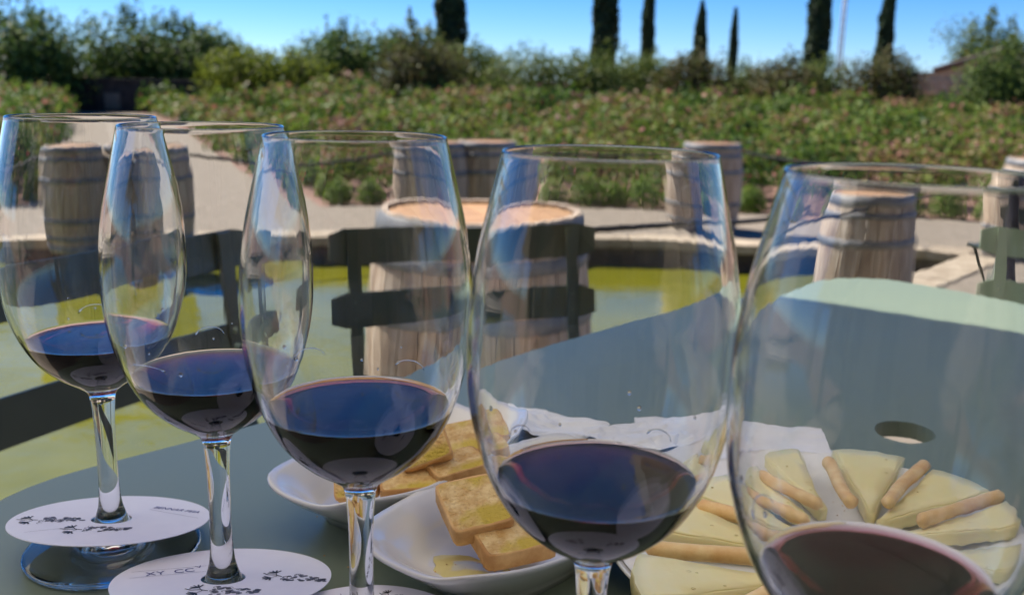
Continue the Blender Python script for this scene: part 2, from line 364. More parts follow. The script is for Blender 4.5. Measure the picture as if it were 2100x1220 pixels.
# the raised terrace under the table and the lower ledge beside the pool
n1 = Vector((-.712, .702)); d1 = Vector((.702, .712))
def q(a, b): v = n1*a+d1*b; return (v.x, v.y)
tag(prism('terrace', [q(1.62, -9), q(1.62, 2.9), q(-6, 2.9), q(-9, -9)], -1.2, 0, TERR), kind='structure')
tag(prism('pool_ledge', [q(1.625, -9), q(1.625, 2.9), q(2.5, 2.9), q(2.5, -9)], -1.2, -.345, TERR), kind='structure')

# ------------------------------------------------------------------ house, walls, pole beyond the garden
bw = tag(empty('boundary_wall', (-16.6, 39.6, -.6)), 'long dark boundary wall with weathered panels closing off the far end of the path', 'wall')
box('wall', (16, .35, 1.22), DARKWALL, bw, (-1.5, 0, .61)); box('wall_cap', (16.2, .5, .10), DARKWALL, bw, (-1.5, 0, 1.27))
for k in range(14): box('panel', (.44 if k % 3 else .62, .05, .72-.1*(k % 2)), PANELW if k % 2 else DARKWALL, bw, (-8.6+k*1.02, -.20, .44))
for k in range(8): box('buttress', (.18, .14, 1.15), DARKWALL, bw, (-8.1+k*2.04, -.245, .575))
hs = tag(empty('stone_house', (20.6, 46, .0), R(-24)), 'low rubble stone house with a sloping tiled gable roof behind the hedge', 'house')
bm = bmesh.new()
for y in (0, 6):
    pass
pr = [(-3.2, 0), (3.6, 0), (3.6, 2.0), (1.6, 2.72), (-1.1, 1.78), (-3.2, 1.62)]
va = [bm.verts.new((x, 0, z)) for x, z in pr]; vb = [bm.verts.new((x, 6, z)) for x, z in pr]
bm.faces.new(va); bm.faces.new(vb[::-1])
for i in range(len(pr)): bm.faces.new([va[i], va[(i+1) % 6], vb[(i+1) % 6], vb[i]][::-1])
bmesh.ops.recalc_face_normals(bm, faces=bm.faces[:]); link('wall', bm_mesh('wall', bm, HOUSEST), hs)
for (xa, za, xb, zb) in ((-1.4, 1.74, 1.72, 2.80), (1.6, 2.80, 3.9, 1.96)):
    rf = box('roof', (math.hypot(xb-xa, zb-za), 6.5, .09), ROOF, hs, ((xa+xb)/2, 2.9, (za+zb)/2+.05), (0, -math.atan2(zb-za, xb-xa), 0))
    for k in range(11):
        ln = math.hypot(xb-xa, zb-za)
        v_, f__ = tube_geo([(-ln/2, -3.2+k*.62, .07), (ln/2, -3.2+k*.62, .07)], .09, 6); link('roof_tile_row', mesh('roof_tile_row', v_, f__, ROOF), rf)
rgs = random.Random(3)
shared = {}
for row in range(7):
    x = -3.1+.2*(row % 2)
    while x < 1.2:
        wd = rgs.choice((.36, .46, .56))
        if row*.24+.3 < 1.6:
            if wd not in shared:
                b_ = bmesh.new(); box_bm(b_, -wd/2+.02, wd/2-.02, -.04, .04, -.1, .1); bmesh.ops.bevel(b_, geom=b_.edges[:], offset=.02, segments=1, affect='EDGES')
                shared[wd] = bm_mesh('wall_stone', b_, HOUSEST)
            link('wall_stone', shared[wd], hs, (x+wd/2, -.03, .15+row*.235))
        x += wd
pl = tag(empty('utility_pole', (20.86, 65, .3)), 'tall pale lattice utility pole with crossarms right of the wide cypress', 'utility pole')
for dx in (-.13, .13): tube('pole_leg', [(dx, 0, 0), (dx*.6, 0, 8.4)], .06, CONCR, pl, 6)
for k in range(14): box('lattice_rung', (.24, .05, .05), CONCR, pl, (0, 0, .5+k*.55))
for z, l_ in ((6.4, 1.7), (6.75, 1.3)): box('crossarm', (l_, .08, .08), CONCR, pl, (0, 0, z))
for dx in (-.75, 0, .75): tube('insulator', [(dx, 0, 6.44), (dx, 0, 6.64)], [.05, .035], CONCR, pl, 6)

# ------------------------------------------------------------------ vegetation
def tree(name, label, cat, x, y, zb, top, wd, mat, n, leaf, seed, group=None, trunk=True, gz=None, loose=.5, sprig=6):
    rg = random.Random(seed); gz = terr(x, y) if gz is None else gz
    t = tag(empty(name, (x, y, gz)), label, cat, group)
    top += .15 if 'bush' in name else 0; h = top-gz; zc0 = zb-gz; ch = h-zc0
    cl = []
    for k in range(15):
        a = rg.uniform(0, 6.28); rr = rg.uniform(.1, .40)*wd; fz = rg.uniform(.12, .72)
        s = rg.uniform(.2, .34)
        cl.append((math.cos(a)*rr, math.sin(a)*rr*.9, zc0+ch*fz, wd*s, wd*s, min(wd*s, ch*.34)))
    cl.append((0, 0, zc0+ch*.4, wd*.42, wd*.4, ch*.42))
    for k in range(sprig):
        a = rg.uniform(0, 6.28); rr = rg.uniform(0, .38)*wd; sz = rg.uniform(.06, .11)*wd
        cl.append((math.cos(a)*rr, math.sin(a)*rr, zc0+ch*(.93-.55*(rr/(.5*wd))**2)+rg.uniform(-.08, .1)*ch, sz*.6, sz*.6, sz*rg.uniform(1, 2.2)))
    p, nr = clump_points(cl, n, seed, loose)
    k = p[:, 2] > .04; p, nr = p[k], nr[k]
    lf = leaf*(.7+.6*np.random.default_rng(seed).random(len(p)))
    link('crown', leaf_mesh('crown', p, nr, lf, mat, seed=seed), t)
    if trunk:
        v, f = tube_geo([(0, 0, -.1), (.02, 0, zc0*.6+.1), (.05, .03, zc0+ch*.35), (.02, .1, zc0+ch*.6)], [wd*.05, wd*.042, wd*.03, wd*.012], 8)
        for k in range(5):
            a = rg.uniform(0, 6.28); v2, f2 = tube_geo([(.03, 0, zc0+ch*.1*k*.5), (math.cos(a)*wd*.2, math.sin(a)*wd*.2, zc0+ch*(.3+.08*k)), (math.cos(a)*wd*.33, math.sin(a)*wd*.33, zc0+ch*(.45+.08*k))], [wd*.02, wd*.014, wd*.006], 6)
            b0 = len(v); v += v2; f += [tuple(i+b0 for i in g) for g in f2]
        link('trunk', mesh('trunk', v, f, BARK, True), t)
    return t
def cypress(x, y, top, wd, seed, label, lean=0):
    t = tag(empty('cypress_tree', (x, y, terr(x, y))), label, 'cypress tree', 'cypresses in a row beyond the hedge')
    h = top-terr(x, y); rg = np.random.default_rng(seed); n = 9000
    u = rg.random(n); z = .25+u*(h-.25)
    prof = np.interp(u, [0, .06, .3, .6, .85, .96, 1], [.55, .8, 1, .92, .55, .22, .03])*wd*.5
    a = rg.random(n)*6.283; wob = 1+.12*np.sin(a*3+z*2.1)+.08*np.sin(a*5-z*3.3)
    rr = prof*wob*(.62+.42*rg.random(n)**.6)
    p = np.stack([rr*np.cos(a), rr*np.sin(a), z], 1); nr = np.stack([np.cos(a), np.sin(a), .1+0*a], 1)+.5*rg.normal(size=(n, 3))
    p[:, 0] += lean*z
    link('crown', leaf_mesh('crown', p, nr, .24+.14*rg.random(n), CYP_L, seed=seed), t)
    v, f = tube_geo([(0, 0, -.1), (lean*h*.5, 0, h*.5), (lean*h*.93, 0, h*.93)], [wd*.16, wd*.12, .02], 8)
    link('trunk', mesh('trunk', v, f, BARK, True), t)
cyp = [(-3.7, 55, 9.4, 1.61, 'thickest cypress, standing alone at centre left above the reddish bush'), (5.0, 58, 9.2, 1.43, 'broad dark cypress with its top out of sight, left of the three slim ones'),
       (9.7, 75, 9.6, .92, 'slim cypress directly right of the broad one, its tip out of sight'), (15.4, 85, 7.78, 1.10, 'slim cypress whose pointed tip just touches the top of the sky'),
       (19.3, 90, 7.6, .73, 'thinnest and shortest cypress, its whole tip visible against the sky'), (17.8, 60, 9.6, 1.31, 'wide cypress standing just left of the pale utility pole'),
       (26.1, 72, 9.3, 1.06, 'rightmost cypress, slightly leaning, between the pole and the stone house')]
for i, (x, y, tp, wd, lb) in enumerate(cyp): cypress(x, y, tp, wd, 40+i, lb, (.012, .004, -.006, 0, 0, .01, .02)[i])

TG = 'trees and bushes along the far edge of the garden'
crowns = [
 ('leafy_tree', 'tallest dark tree at the far left edge above the boundary wall', -18.9, 38.8, -0.10, 3.45, 4.86, DARK_L, 10500, 0.187),
 ('leafy_tree', 'dark tree second from the left, rounded and dense above the boundary wall', -16.6, 42.5, -0.10, 3.35, 4.59, DARK_L, 9750, 0.187),
 ('leafy_tree', 'dark tree over the middle of the boundary wall with a sprig rising on top', -14.6, 42.8, -0.10, 3.1, 3.92, DARK_L, 8250, 0.187),
 ('leafy_tree', 'dark tree at the right end of the boundary wall', -13.4, 41.8, -0.10, 2.85, 3.51, DARK_L, 8250, 0.176),
 ('leafy_tree', 'smallest dark tree sloping down to the gap of sky at left', -12.0, 42.0, -0.10, 2.2, 3.10, DARK_L, 6000, 0.176),
 ('leafy_bush', 'yellow green bush below the gap of sky, left one of the pair', -9.9, 36.0, -0.10, 1.70, 2.97, YEL_L, 4500, 0.154),
 ('leafy_bush', 'yellow green bush below the gap of sky, right one of the pair', -8.4, 37.0, -0.10, 1.62, 2.70, YEL_L, 4500, 0.154),
 ('leafy_tree', 'loose feathery tree with upright sprigs left of the thickest cypress', -7.7, 44.0, 0.00, 2.95, 5.00, DARK_L, 10500, 0.187),
 ('leafy_bush', 'rounded dark reddish bush in front of the thickest cypress', -3.9, 38.0, -0.10, 2.35, 3.38, RED_L, 7500, 0.143),
 ('leafy_tree', 'light green tree rising behind the reddish bush beside the thickest cypress', -5.2, 50.0, 0.50, 4.0, 3.10, OLIVE_L, 5250, 0.198),
 ('leafy_bush', 'low olive bush just right of the thickest cypress', -1.9, 43.0, -0.10, 2.30, 3.51, OLIVE_L, 6000, 0.154),
 ('leafy_bush', 'olive hedge bush between the thickest and the broad cypress', .5, 40.0, -0.10, 2.10, 4.05, OLIVE_L, 7500, 0.143),
 ('leafy_bush', 'olive hedge bush under the broad cypress', 3.5, 40.0, -0.10, 2.06, 3.78, OLIVE_L, 7500, 0.143),
 ('leafy_bush', 'small olive bush under the slim cypress with hidden tip', 5.4, 42.0, -0.10, 2.09, 2.97, OLIVE_L, 6000, 0.143),
 ('leafy_bush', 'brown green bush under the slim cypress with visible tip', 7.1, 39.0, -0.10, 1.98, 3.51, RED_L, 7500, 0.143),
 ('leafy_bush', 'lowest olive bush under the thinnest cypress', 9.2, 41.0, -0.10, 1.62, 2.56, OLIVE_L, 4500, 0.143),
 ('leafy_bush', 'dark bush left of the wide cypress beside the pole', 10.3, 38.0, -0.10, 1.92, 3.38, RED_L, 7500, 0.143),
 ('leafy_bush', 'olive bush at the foot of the wide cypress beside the pole', 12.5, 41.0, -0.10, 1.95, 3.24, OLIVE_L, 6300, 0.143),
 ('leafy_bush', 'grey green bush left of the stone house under the rightmost cypress', 14.0, 38.0, -0.10, 2.2, 3.10, RED_L, 6900, 0.143),
 ('leafy_tree', 'airy green tree rising behind the stone house roof', 24.3, 52.0, 1.30, 4.75, 4.59, OLIVE_L, 6300, 0.187),
 ('leafy_bush', 'big dark bush hiding the right side of the stone house', 17.6, 36.0, 0.00, 2.5, 3.10, DARK_L, 9000, 0.143)]
for i, c in enumerate(crowns):
    tree(c[0], c[1], 'tree' if 'tree' in c[0] else 'bush', *c[2:], seed=100+i, group=TG, sprig=26 if i in (0, 2, 7) else 12, loose=.35 if 'airy' in c[1] or 'loose' in c[1] else .55)

def bed_mesh(name, sites, seed):
    rg = np.random.default_rng(seed); P, N, SZ, MI, V = [], [], [], [], []
    for (x, y, h, rad, sc) in sites:
        n = int(1500*rad*rad*h/(.22)/sc**2*.36); n = max(130, min(n, 1300))
        d = rg.normal(size=(n, 3)); d[:, 2] = np.abs(d[:, 2])*1.1-.25; d /= np.linalg.norm(d, axis=1, keepdims=True)
        rr = (.55+.45*rg.random(n))*(1+.18*np.sin(5*np.arctan2(d[:, 1], d[:, 0])+x*3))
        z0 = terr(x, y)
        p = d*rr[:, None]*np.array([rad, rad, h*.62])+np.array([x, y, z0+h*.42])
        st = rg.random(n) < .10; p[st, 2] += rg.random(st.sum())*h*.35
        fl = rg.random(n) < .028+.05*max(0, mnoise.noise(Vector((x*.5, y*.5, 9))))
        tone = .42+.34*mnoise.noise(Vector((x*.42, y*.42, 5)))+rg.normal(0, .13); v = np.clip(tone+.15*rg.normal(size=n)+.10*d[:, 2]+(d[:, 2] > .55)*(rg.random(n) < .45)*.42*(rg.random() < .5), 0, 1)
        P.append(p); N.append(d+.7*rg.normal(size=(n, 3))); SZ.append(np.where(fl, .10, .085)*sc*(.7+.6*rg.random(n))); MI.append(fl*1); V.append(v)
    P = np.concatenate(P); N = np.concatenate(N); SZ = np.concatenate(SZ); MI = np.concatenate(MI); V = np.concatenate(V)
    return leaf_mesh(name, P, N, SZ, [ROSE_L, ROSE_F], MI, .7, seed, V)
sites, front = [], []
rg = random.Random(11); y = 13.2
while y < 41:
    st = .98+(y-13)*.034; x = max(path_edge(y)+.45, -.62*y)+rg.random()*.3
    while x < .62*y+1.5:
        h = (rg.uniform(.40, .86)+.003*(y-13))*(1+.4*mnoise.noise(Vector((x*.35, y*.35, 2)))); s = (x+rg.uniform(-.2, .2), y+rg.uniform(-.25, .25), h, rg.uniform(.42, .60)*(st/.98)**.9, 1+(y-13)*.05)
        (front if y < 13.9 else sites).append(s); x += st*rg.uniform(.85, 1.15)
    y += st*.95
y = 11.9
while y < 38:
    st = .85+(y-12)*.03; x = path_edge(y)-3.9-rg.random()*.2
    while x > -.64*y-1.5:
        yy = y+rg.uniform(-.2, .2); s = (x, yy, rg.uniform(.75, 1.1), rg.uniform(.5, .7)*(st/.85)**.8, 1+(y-12)*.05)
        sites.append(s); x -= st*rg.uniform(.85, 1.15)
    y += st*.95
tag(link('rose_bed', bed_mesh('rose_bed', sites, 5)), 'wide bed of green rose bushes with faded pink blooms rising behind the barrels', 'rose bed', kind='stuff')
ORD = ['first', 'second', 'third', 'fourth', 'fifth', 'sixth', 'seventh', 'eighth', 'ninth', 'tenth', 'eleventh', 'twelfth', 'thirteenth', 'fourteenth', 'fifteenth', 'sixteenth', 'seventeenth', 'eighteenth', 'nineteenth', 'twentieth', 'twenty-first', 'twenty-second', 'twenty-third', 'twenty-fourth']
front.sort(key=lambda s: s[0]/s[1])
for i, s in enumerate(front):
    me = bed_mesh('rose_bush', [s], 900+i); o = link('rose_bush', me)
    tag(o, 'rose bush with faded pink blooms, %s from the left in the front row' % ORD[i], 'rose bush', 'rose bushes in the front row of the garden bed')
# low bright shrubs along the front of the bed
lowx = [-2.75, -2.2, -1.75, -1.2, -.75, .35, .9, 1.3, 1.75, 2.3, 3.0, 3.9, 4.4, 4.9, 5.5, 6.1, -3.4, -4.1, -5.0]
def low_plant(x, y, s, seed):
    rg = np.random.default_rng(seed); n = 900
    d = rg.normal(size=(n, 3)); d[:, 2] = np.abs(d[:, 2]); d /= np.linalg.norm(d, axis=1, keepdims=True)
    p = d*(.4+.65*rg.random(n)**.7)[:, None]*np.array([.24, .24, .34])*s; p[:, 2] += .02
    o = link('low_shrub', leaf_mesh('low_shrub', p, d+.5*rg.normal(size=(n, 3)), .05, LIME_L, seed=seed), None, (x, y, -.6)); return o
lows = []
for i, x in enumerate(lowx):
    if x > -2.6: y = np.interp(x, [-2.43, .9, 5.06, 9], [11.95, 12.5, 12.2, 11.7])
    else: y = 11.95+(-2.43-x)/.436*1.0
    lows.append(low_plant(x+(.25 if x <= -2.6 else 0), y+.05, rg.uniform(.8, 1.25), 300+i))
for i, x in enumerate([-6.4, -7.0, -6.0, -6.5]):
    lows.append(low_plant(x, [11.2, 11.0, 11.7, 12.9][i], 1.1, 340+i))
ordn = ['first', 'second', 'third', 'fourth', 'fifth', 'sixth', 'seventh', 'eighth', 'ninth', 'tenth', 'eleventh', 'twelfth', 'thirteenth', 'fourteenth', 'fifteenth', 'sixteenth', 'seventeenth', 'eighteenth', 'nineteenth', 'twentieth', 'twenty-first', 'twenty-second', 'twenty-third', 'twenty-fourth']
lows.sort(key=lambda o: o.location.x/o.location.y)
for i, o in enumerate(lows):
    big = 'taller' if o.dimensions.z > .3 else 'low'
    tag(o, '%s bright green shrub, %s from the left along the front edge of the rose bed' % (big, ordn[i]), 'shrub', 'low green shrubs edging the rose bed')

# ------------------------------------------------------------------ barrels
BH, NS = .95, 24
def brad(z): return .35-.055*(2*z/BH-1)**2
def make_stave():
    vs, fs = [], []; ha = math.pi/NS-.008; nz = 12
    for i in range(nz+1):
        z = BH*i/nz; r = brad(z)
        for a, rr in ((-ha, r-.001), (0, r), (ha, r-.001), (ha, r-.026), (-ha, r-.026)):
            vs.append((rr*math.cos(a), rr*math.sin(a), z))
    for i in range(nz):
        for k in range(5): fs.append((i*5+k, i*5+(k+1) % 5, (i+1)*5+(k+1) % 5, (i+1)*5+k))
    fs.append((4, 3, 2, 1, 0)); fs.append(tuple(nz*5+k for k in range(5)))
    return mesh('stave', vs, fs, STAVE)
stave_me = make_stave()
def hoop_me(z0, z1):
    pr = [(brad(z0)+.0015, z0), (brad(z0)+.0045, z0+.002), (brad((z0+z1)/2)+.0045, (z0+z1)/2), (brad(z1)+.0045, z1-.002), (brad(z1)+.0015, z1)]
    v, f = lathe_geo(pr, 72, True); return mesh('hoop', v, f, GALV, True)
hz = [(0, .055), (.10, .135), (.285, .325)]; hz = [(.004, .065), (.108, .15), (.278, .328)]
hoops = [hoop_me(a, b) for a, b in hz]+[hoop_me(BH-b, BH-a) for a, b in hz]
def head_board(k, n=6):
    rr = brad(BH)-.03; x0 = -rr+2*rr*k/n+.001; x1 = -rr+2*rr*(k+1)/n-.001; pts = []
    for i in range(9):
        x = x0+(x1-x0)*i/8; pts.append((x, math.sqrt(max(rr*rr-x*x, 0))))
    pts = pts+[(x, -y) for x, y in pts[::-1]]
    bm = bmesh.new(); a = [bm.verts.new((x, y, -.01)) for x, y in pts]; b = [bm.verts.new((x, y, .01)) for x, y in pts]
    bm.faces.new(b); bm.faces.new(a[::-1])
    for i in range(len(pts)): bm.faces.new([a[i], a[(i+1) % len(pts)], b[(i+1) % len(pts)], b[i]])
    bmesh.ops.remove_doubles(bm, verts=bm.verts[:], dist=1e-5); bmesh.ops.recalc_face_normals(bm, faces=bm.faces[:])
    return bm_mesh('head_board', bm, HEADW)
boards = [head_board(k) for k in range(6)]
def make_barrel():
    t = empty('wine_barrel')
    for k in range(NS): link('stave', stave_me, t, (0, 0, 0), (0, 0, 2*math.pi*k/NS))
    for h in hoops: link('hoop', h, t)
    for b in boards: link('head_board', b, t, (0, 0, BH-.022))
    return t
spots = [(-.10, 2.93, -.345, .99, 'nearest oak barrel, large behind the dark chair slats, with an orange wooden top'),
         (2.157, 6.06, LOW, 1, 'pale oak barrel seen whole through the rightmost glass, sunlit on its left'),
         (2.15, 10.75, LOW, 1, 'brown oak barrel in the centre right gap between two glasses'),
         (-3.79, 8.32, LOW, 1, 'dark oak barrel at far left seen through the first glass'),
         (-3.22, 8.62, LOW, 1, 'dark oak barrel at far left seen through the second glass, beside another'),
         (-.82, 9.95, LOW, 1, 'oak barrel with a pale sunlit left flank, left one of the pair in the middle'),
         (-.30, 10.25, LOW, 1, 'shaded oak barrel, right one of the pair behind the nearest barrel'),
         (4.98, 9.3, LOW, 1, 'oak barrel at the right edge behind the sunlit green chair')]
proto = make_barrel()
barrels = []
for i, (x, y, z, s, lb) in enumerate(spots):
    o = proto if i == 0 else copy_tree(proto)
    o.location = (x, y, z); o.rotation_euler.z = [.3, 1.1, 2.0, .7, 2.9, 1.9, .2, 2.4][i]; o.scale = (s, s, s)
    tag(o, lb, 'barrel', 'oak wine barrels standing around the pool'); barrels.append(o)

# ropes strung between barrels
def rope(a, b, sag, r, label):
    a, b = Vector(a), Vector(b); pts = [a.lerp(b, i/20)+Vector((0, 0, -sag*4*(i/20)*(1-i/20))) for i in range(21)]
    tag(tube('barrier_rope', pts, r, ROPE, None, 8), label, 'rope', 'black ropes strung between the barrels')
rope((.21, 2.95, .53), (4.28, 9.15, .12), .06, .011, 'black rope running from the nearest barrel past the rightmost glass to the right')
rope((-5.9, 9.2, .15), (-4.1, 8.4, .27), .10, .016, 'black rope reaching the far left barrel from the picture edge')
rope((-2.90, 8.7, .27), (-1.14, 9.9, .25), .09, .016, 'black rope crossing in front of the gravel path at left')
rope((.04, 10.25, .28), (1.82, 10.7, .27), .06, .016, 'black rope between the paired barrels and the centre right barrel')
rope((2.48, 10.75, .27), (4.3, 9.5, .22), .07, .016, 'black rope from the centre right barrel to the barrel at the right edge')

# ================================================================== TABLE
tab = empty('garden_table', (0, 0, 0)); tag(tab, 'sage green metal garden table with a round parasol hole, mostly in shade', 'table')
def rrect(a0, a1, b0, b1, rad, n=10):
    out = []
    for (ca, cb, s) in ((a1-rad, b1-rad, 0), (a0+rad, b1-rad, 1), (a0+rad, b0+rad, 2), (a1-rad, b0+rad, 3)):
        for i in range(n+1):
            t = (s+i/n)*math.pi/2; out.append(q(ca+rad*math.cos(t), cb+rad*math.sin(t)))
    return out
out = rrect(-.068, .591, .115, 1.212, .10); hc = Vector((.2825, .659)); hr = .0225; nh = 32
bm = bmesh.new()
def ring(pts, z): return [bm.verts.new((x, y, z)) for x, y in pts]
no = len(out); inn = [(hc.x+hr*math.cos(2*math.pi*i/nh), hc.y+hr*math.sin(2*math.pi*i/nh)) for i in range(nh)]
def inset(pts, d):
    c0 = Vector(q(.2615, .6635)); return [((Vector(p)-c0)*(1-d/.45)+c0)[:] for p in pts]
tp = ring(inset(out, .004), T); tm = ring(inset(out, .0012), T-.0012); te = ring(out, T-.004); tb_ = ring(out, T-.028); ti = ring(inset(out, .003), T-.028); tu = ring(inset(out, .003), T-.003)
for a, b in ((tp, tm), (tm, te), (te, tb_), (tb_, ti), (ti, tu)):
    for i in range(no): bm.faces.new([a[i], b[i], b[(i+1) % no], a[(i+1) % no]])
h1 = ring(inn, T); h2 = ring(inn, T-.012); h3 = ring(inn, T-.003)
es = []
for loop in (tp, h1):
    for i in range(len(loop)):
        e = bm.edges.get((loop[i], loop[(i+1) % len(loop)])) or bm.edges.new((loop[i], loop[(i+1) % len(loop)])); es.append(e)
bmesh.ops.triangle_fill(bm, edges=es, use_beauty=True)
for i in range(nh): bm.faces.new([h1[i], h1[(i+1) % nh], h2[(i+1) % nh], h2[i]])
bmesh.ops.recalc_face_normals(bm, faces=bm.faces[:])
link('tabletop', bm_mesh('tabletop', bm, PAINT), tab)
for (a, b) in ((.0, .2), (.52, .2), (.0, 1.12), (.52, 1.12)):
    x, y_ = q(a, b); x2, y2 = q(.26, b+(.08 if b < .5 else -.08))
    tube('leg', [(x, y_, 0), (x, y_, T-.03)], .014, PAINT, tab, 10)
for b in (.2, 1.12):
    xa, ya = q(0, b); xb, yb = q(.52, b); tube('crossbar', [(xa, ya, .3), (xb, yb, .3)], .010, PAINT, tab, 8)

# ------------------------------------------------------------------ chairs
def slat_me(w_, h_, bow, th=.008, name='back_slat', mat=None):
    bm = bmesh.new(); n = 16; cr = .009
    rows = []
    for i in range(n+1):
        u = -1+2*i/n; x = u*w_/2; y = bow*(1-u*u)
        e = max(0, abs(x)-(w_/2-cr)); hh = h_/2-(cr-math.sqrt(max(cr*cr-e*e, 0)))
        rows.append([bm.verts.new(p) for p in ((x, y-th/2, -hh), (x, y-th/2, hh), (x, y+th/2, hh), (x, y+th/2, -hh))])
    for a, b in zip(rows[:-1], rows[1:]):
        for k in range(4): bm.faces.new([a[k], b[k], b[(k+1) % 4], a[(k+1) % 4]])
    bm.faces.new(rows[0]); bm.faces.new(rows[-1][::-1]); bmesh.ops.recalc_face_normals(bm, faces=bm.faces[:])
    bmesh.ops.bevel(bm, geom=[e for e in bm.edges if abs(e.verts[0].co.x-e.verts[1].co.x) > 1e-5], offset=.0015, segments=2, affect='EDGES')
    return bm_mesh(name, bm, mat)
def bolt(parent, loc):
    v, f = lathe_geo([(.0001, .006), (.003, .0055), (.0055, .003), (.006, 0)], 12)
    return link('bolt', mesh('bolt', v, f, CHAIRP, True), parent, loc, (R(90), 0, 0))
def make_chair(label, width, mat, sw=None, back=(.60, .70), post=.84, cat='chair', slat_h=.058):
    """local frame: -Y is the front (towards the table), +Y the rear; origin on the floor"""
    t = empty('folding_chair'); tag(t, label, cat, 'slatted metal chairs around the table')
    for z, tilt in ((back[0], 0), (back[1], .022)):
        s = link('back_slat', slat_me(width, slat_h, .03, mat=mat), t, (0, .19+tilt, z), (R(-8), 0, 0))
        for sx in (-1, 1):
            for dz in (-.014, .014): bolt(s, (sx*width*.40, .0085, dz))
    for sx in (-1, 1):
        x = sx*width*.40
        v, f = [], []
        bm = bmesh.new()
        pts = [(.20, back[1]+.02), (.175, .55), (.12, .43), (-.02, .22), (-.20, 0)]
        wd_, th_ = .012, .006
        for (ya, za), (yb, zb) in zip(pts[:-1], pts[1:]):
            d = Vector((0, yb-ya, zb-za)); ln = d.length; mt = Matrix.Translation((x, (ya+yb)/2+.014, (za+zb)/2)) @ Vector((0, 0, 1)).rotation_difference(d.normalized()).to_matrix().to_4x4()
            box_bm(bm, -wd_, wd_, -th_/2, th_/2, -ln/2-.003, ln/2+.003, mt)
        link('stile', bm_mesh('stile', bm, mat), t)
        tube('leg', [(x*.92, -.17, .44), (x*.92, .02, .22), (x*.92, .22, .0)], .009, mat, t, 8)
    for k in range(6): box('seat_slat', (width*.86, .045, .010), mat, t, (0, -.17+k*.058, .45-.004*math.sin(k)), bev=.002)
    for z, yy in ((.12, .12), (.10, -.11)): tube('stretcher', [(-width*.37, yy, z), (width*.37, yy, z)], .008, mat, t, 8)
    return t
def place(t, x, y, rz): t.location = (x, y, 0); t.rotation_euler.z = rz; return t
def back_align(t, pa, pb):
    """put the lower back slat between two plan points (left, right seen from the table)"""
    a, b = Vector(pa), Vector(pb); mid = (a+b)/2; ang = math.atan2((b-a).y, (b-a).x)
    off = Vector((-math.sin(ang), math.cos(ang)))*.20; place(t, mid.x-off.x, mid.y-off.y, ang)
a = make_chair('shaded green slatted chair across the table in front of the nearest barrel', .47, SHADEP, back=(.597, .705), slat_h=.060)
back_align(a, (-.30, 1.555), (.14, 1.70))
b = make_chair('shaded green slatted chair running out of the left edge behind the first glasses', .60, SHADEP, back=(.645, .765), slat_h=.050)
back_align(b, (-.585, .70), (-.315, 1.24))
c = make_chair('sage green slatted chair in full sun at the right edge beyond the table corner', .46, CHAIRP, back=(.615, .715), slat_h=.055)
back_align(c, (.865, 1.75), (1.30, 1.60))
d = make_chair('shaded green slatted chair standing behind the sunlit one near the right edge barrel', .44, SHADEP, back=(.55, .66), slat_h=.06)
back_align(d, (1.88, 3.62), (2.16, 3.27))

# ================================================================== WINE GLASSES
OUT = [(.0330, .2208), (.0366, .2055), (.0401, .190), (.0423, .1744), (.0430, .160), (.0426, .1455), (.0404, .132), (.0357, .117), (.0290, .105), (.0203, .0962), (.0120, .0905), (.0072, .0866), (.0058, .082)]
STEMP = [(.0058, .082), (.0051, .072), (.0048, .060), (.0048, .045), (.0050, .035), (.0057, .027), (.0070, .0215), (.0088, .0165)]
FOOTP = [(.0088, .0165), (.0130, .0118), (.0220, .0074), (.0330, .0048), (.0410, .0036), (.0432, .0026), (.0428, .0012), (.0410, .0006), (.0320, .0010), (.0180, .0030), (.0060, .0048), (.00001, .0052)]
bowl_out = smooth_curve(OUT, 6)
def wall_t(z): return np.interp(z, [.09, .10, .12, .16, .205, .2208], [.0030, .0022, .0016, .0012, .0010, .0010])
inner = []
for i, (r0, z0) in enumerate(bowl_out):
    a = bowl_out[max(i-1, 0)]; b_ = bowl_out[min(i+1, len(bowl_out)-1)]; t = Vector((b_[0]-a[0], b_[1]-a[1])).normalized()
    n = Vector((t.y, -t.x)); th = wall_t(z0)        # inward
    p = (r0+n.x*th, z0+n.y*th)
    if p[0] < 0.001 or p[1] < .0945: continue
    if inner and p[1] > inner[-1][1]-1e-5: continue
    inner.append(p)
zb_ = .0935
tail = [pp for pp in inner if pp[0] > .012]
inner = tail+smooth_curve([tail[-1], (.0075, tail[-1][1]-.0022), (.003, tail[-1][1]-.0031), (.00001, tail[-1][1]-.0033)], 4)[1:]
rimc = [(.0330-.0005+.0005*math.cos(t), .2208+.0005*math.sin(t)) for t in (math.pi*.8, math.pi*.5, math.pi*.2)]
def contact(level): return level+.0013
def split_inner(zc):
    up = [p for p in inner if p[1] > zc+.0003]; lo = [p for p in inner if p[1] < zc-.0003]
    zs = [p[1] for p in inner][::-1]; rs_ = [p[0] for p in inner][::-1]; c_ = (float(np.interp(zc, zs, rs_)), zc)
    return up+[c_], [c_]+lo
bowl_prof = inner[::-1]+rimc+bowl_out
def lathe_n(name, prof, mat, n=128):
    """lathe with exact smooth normals so the open bowl, stem and foot join without a seam"""
    v, f = lathe_geo(prof, n); f = [t[::-1] for t in f]
    me = mesh(name, v, f, mat, True); return me
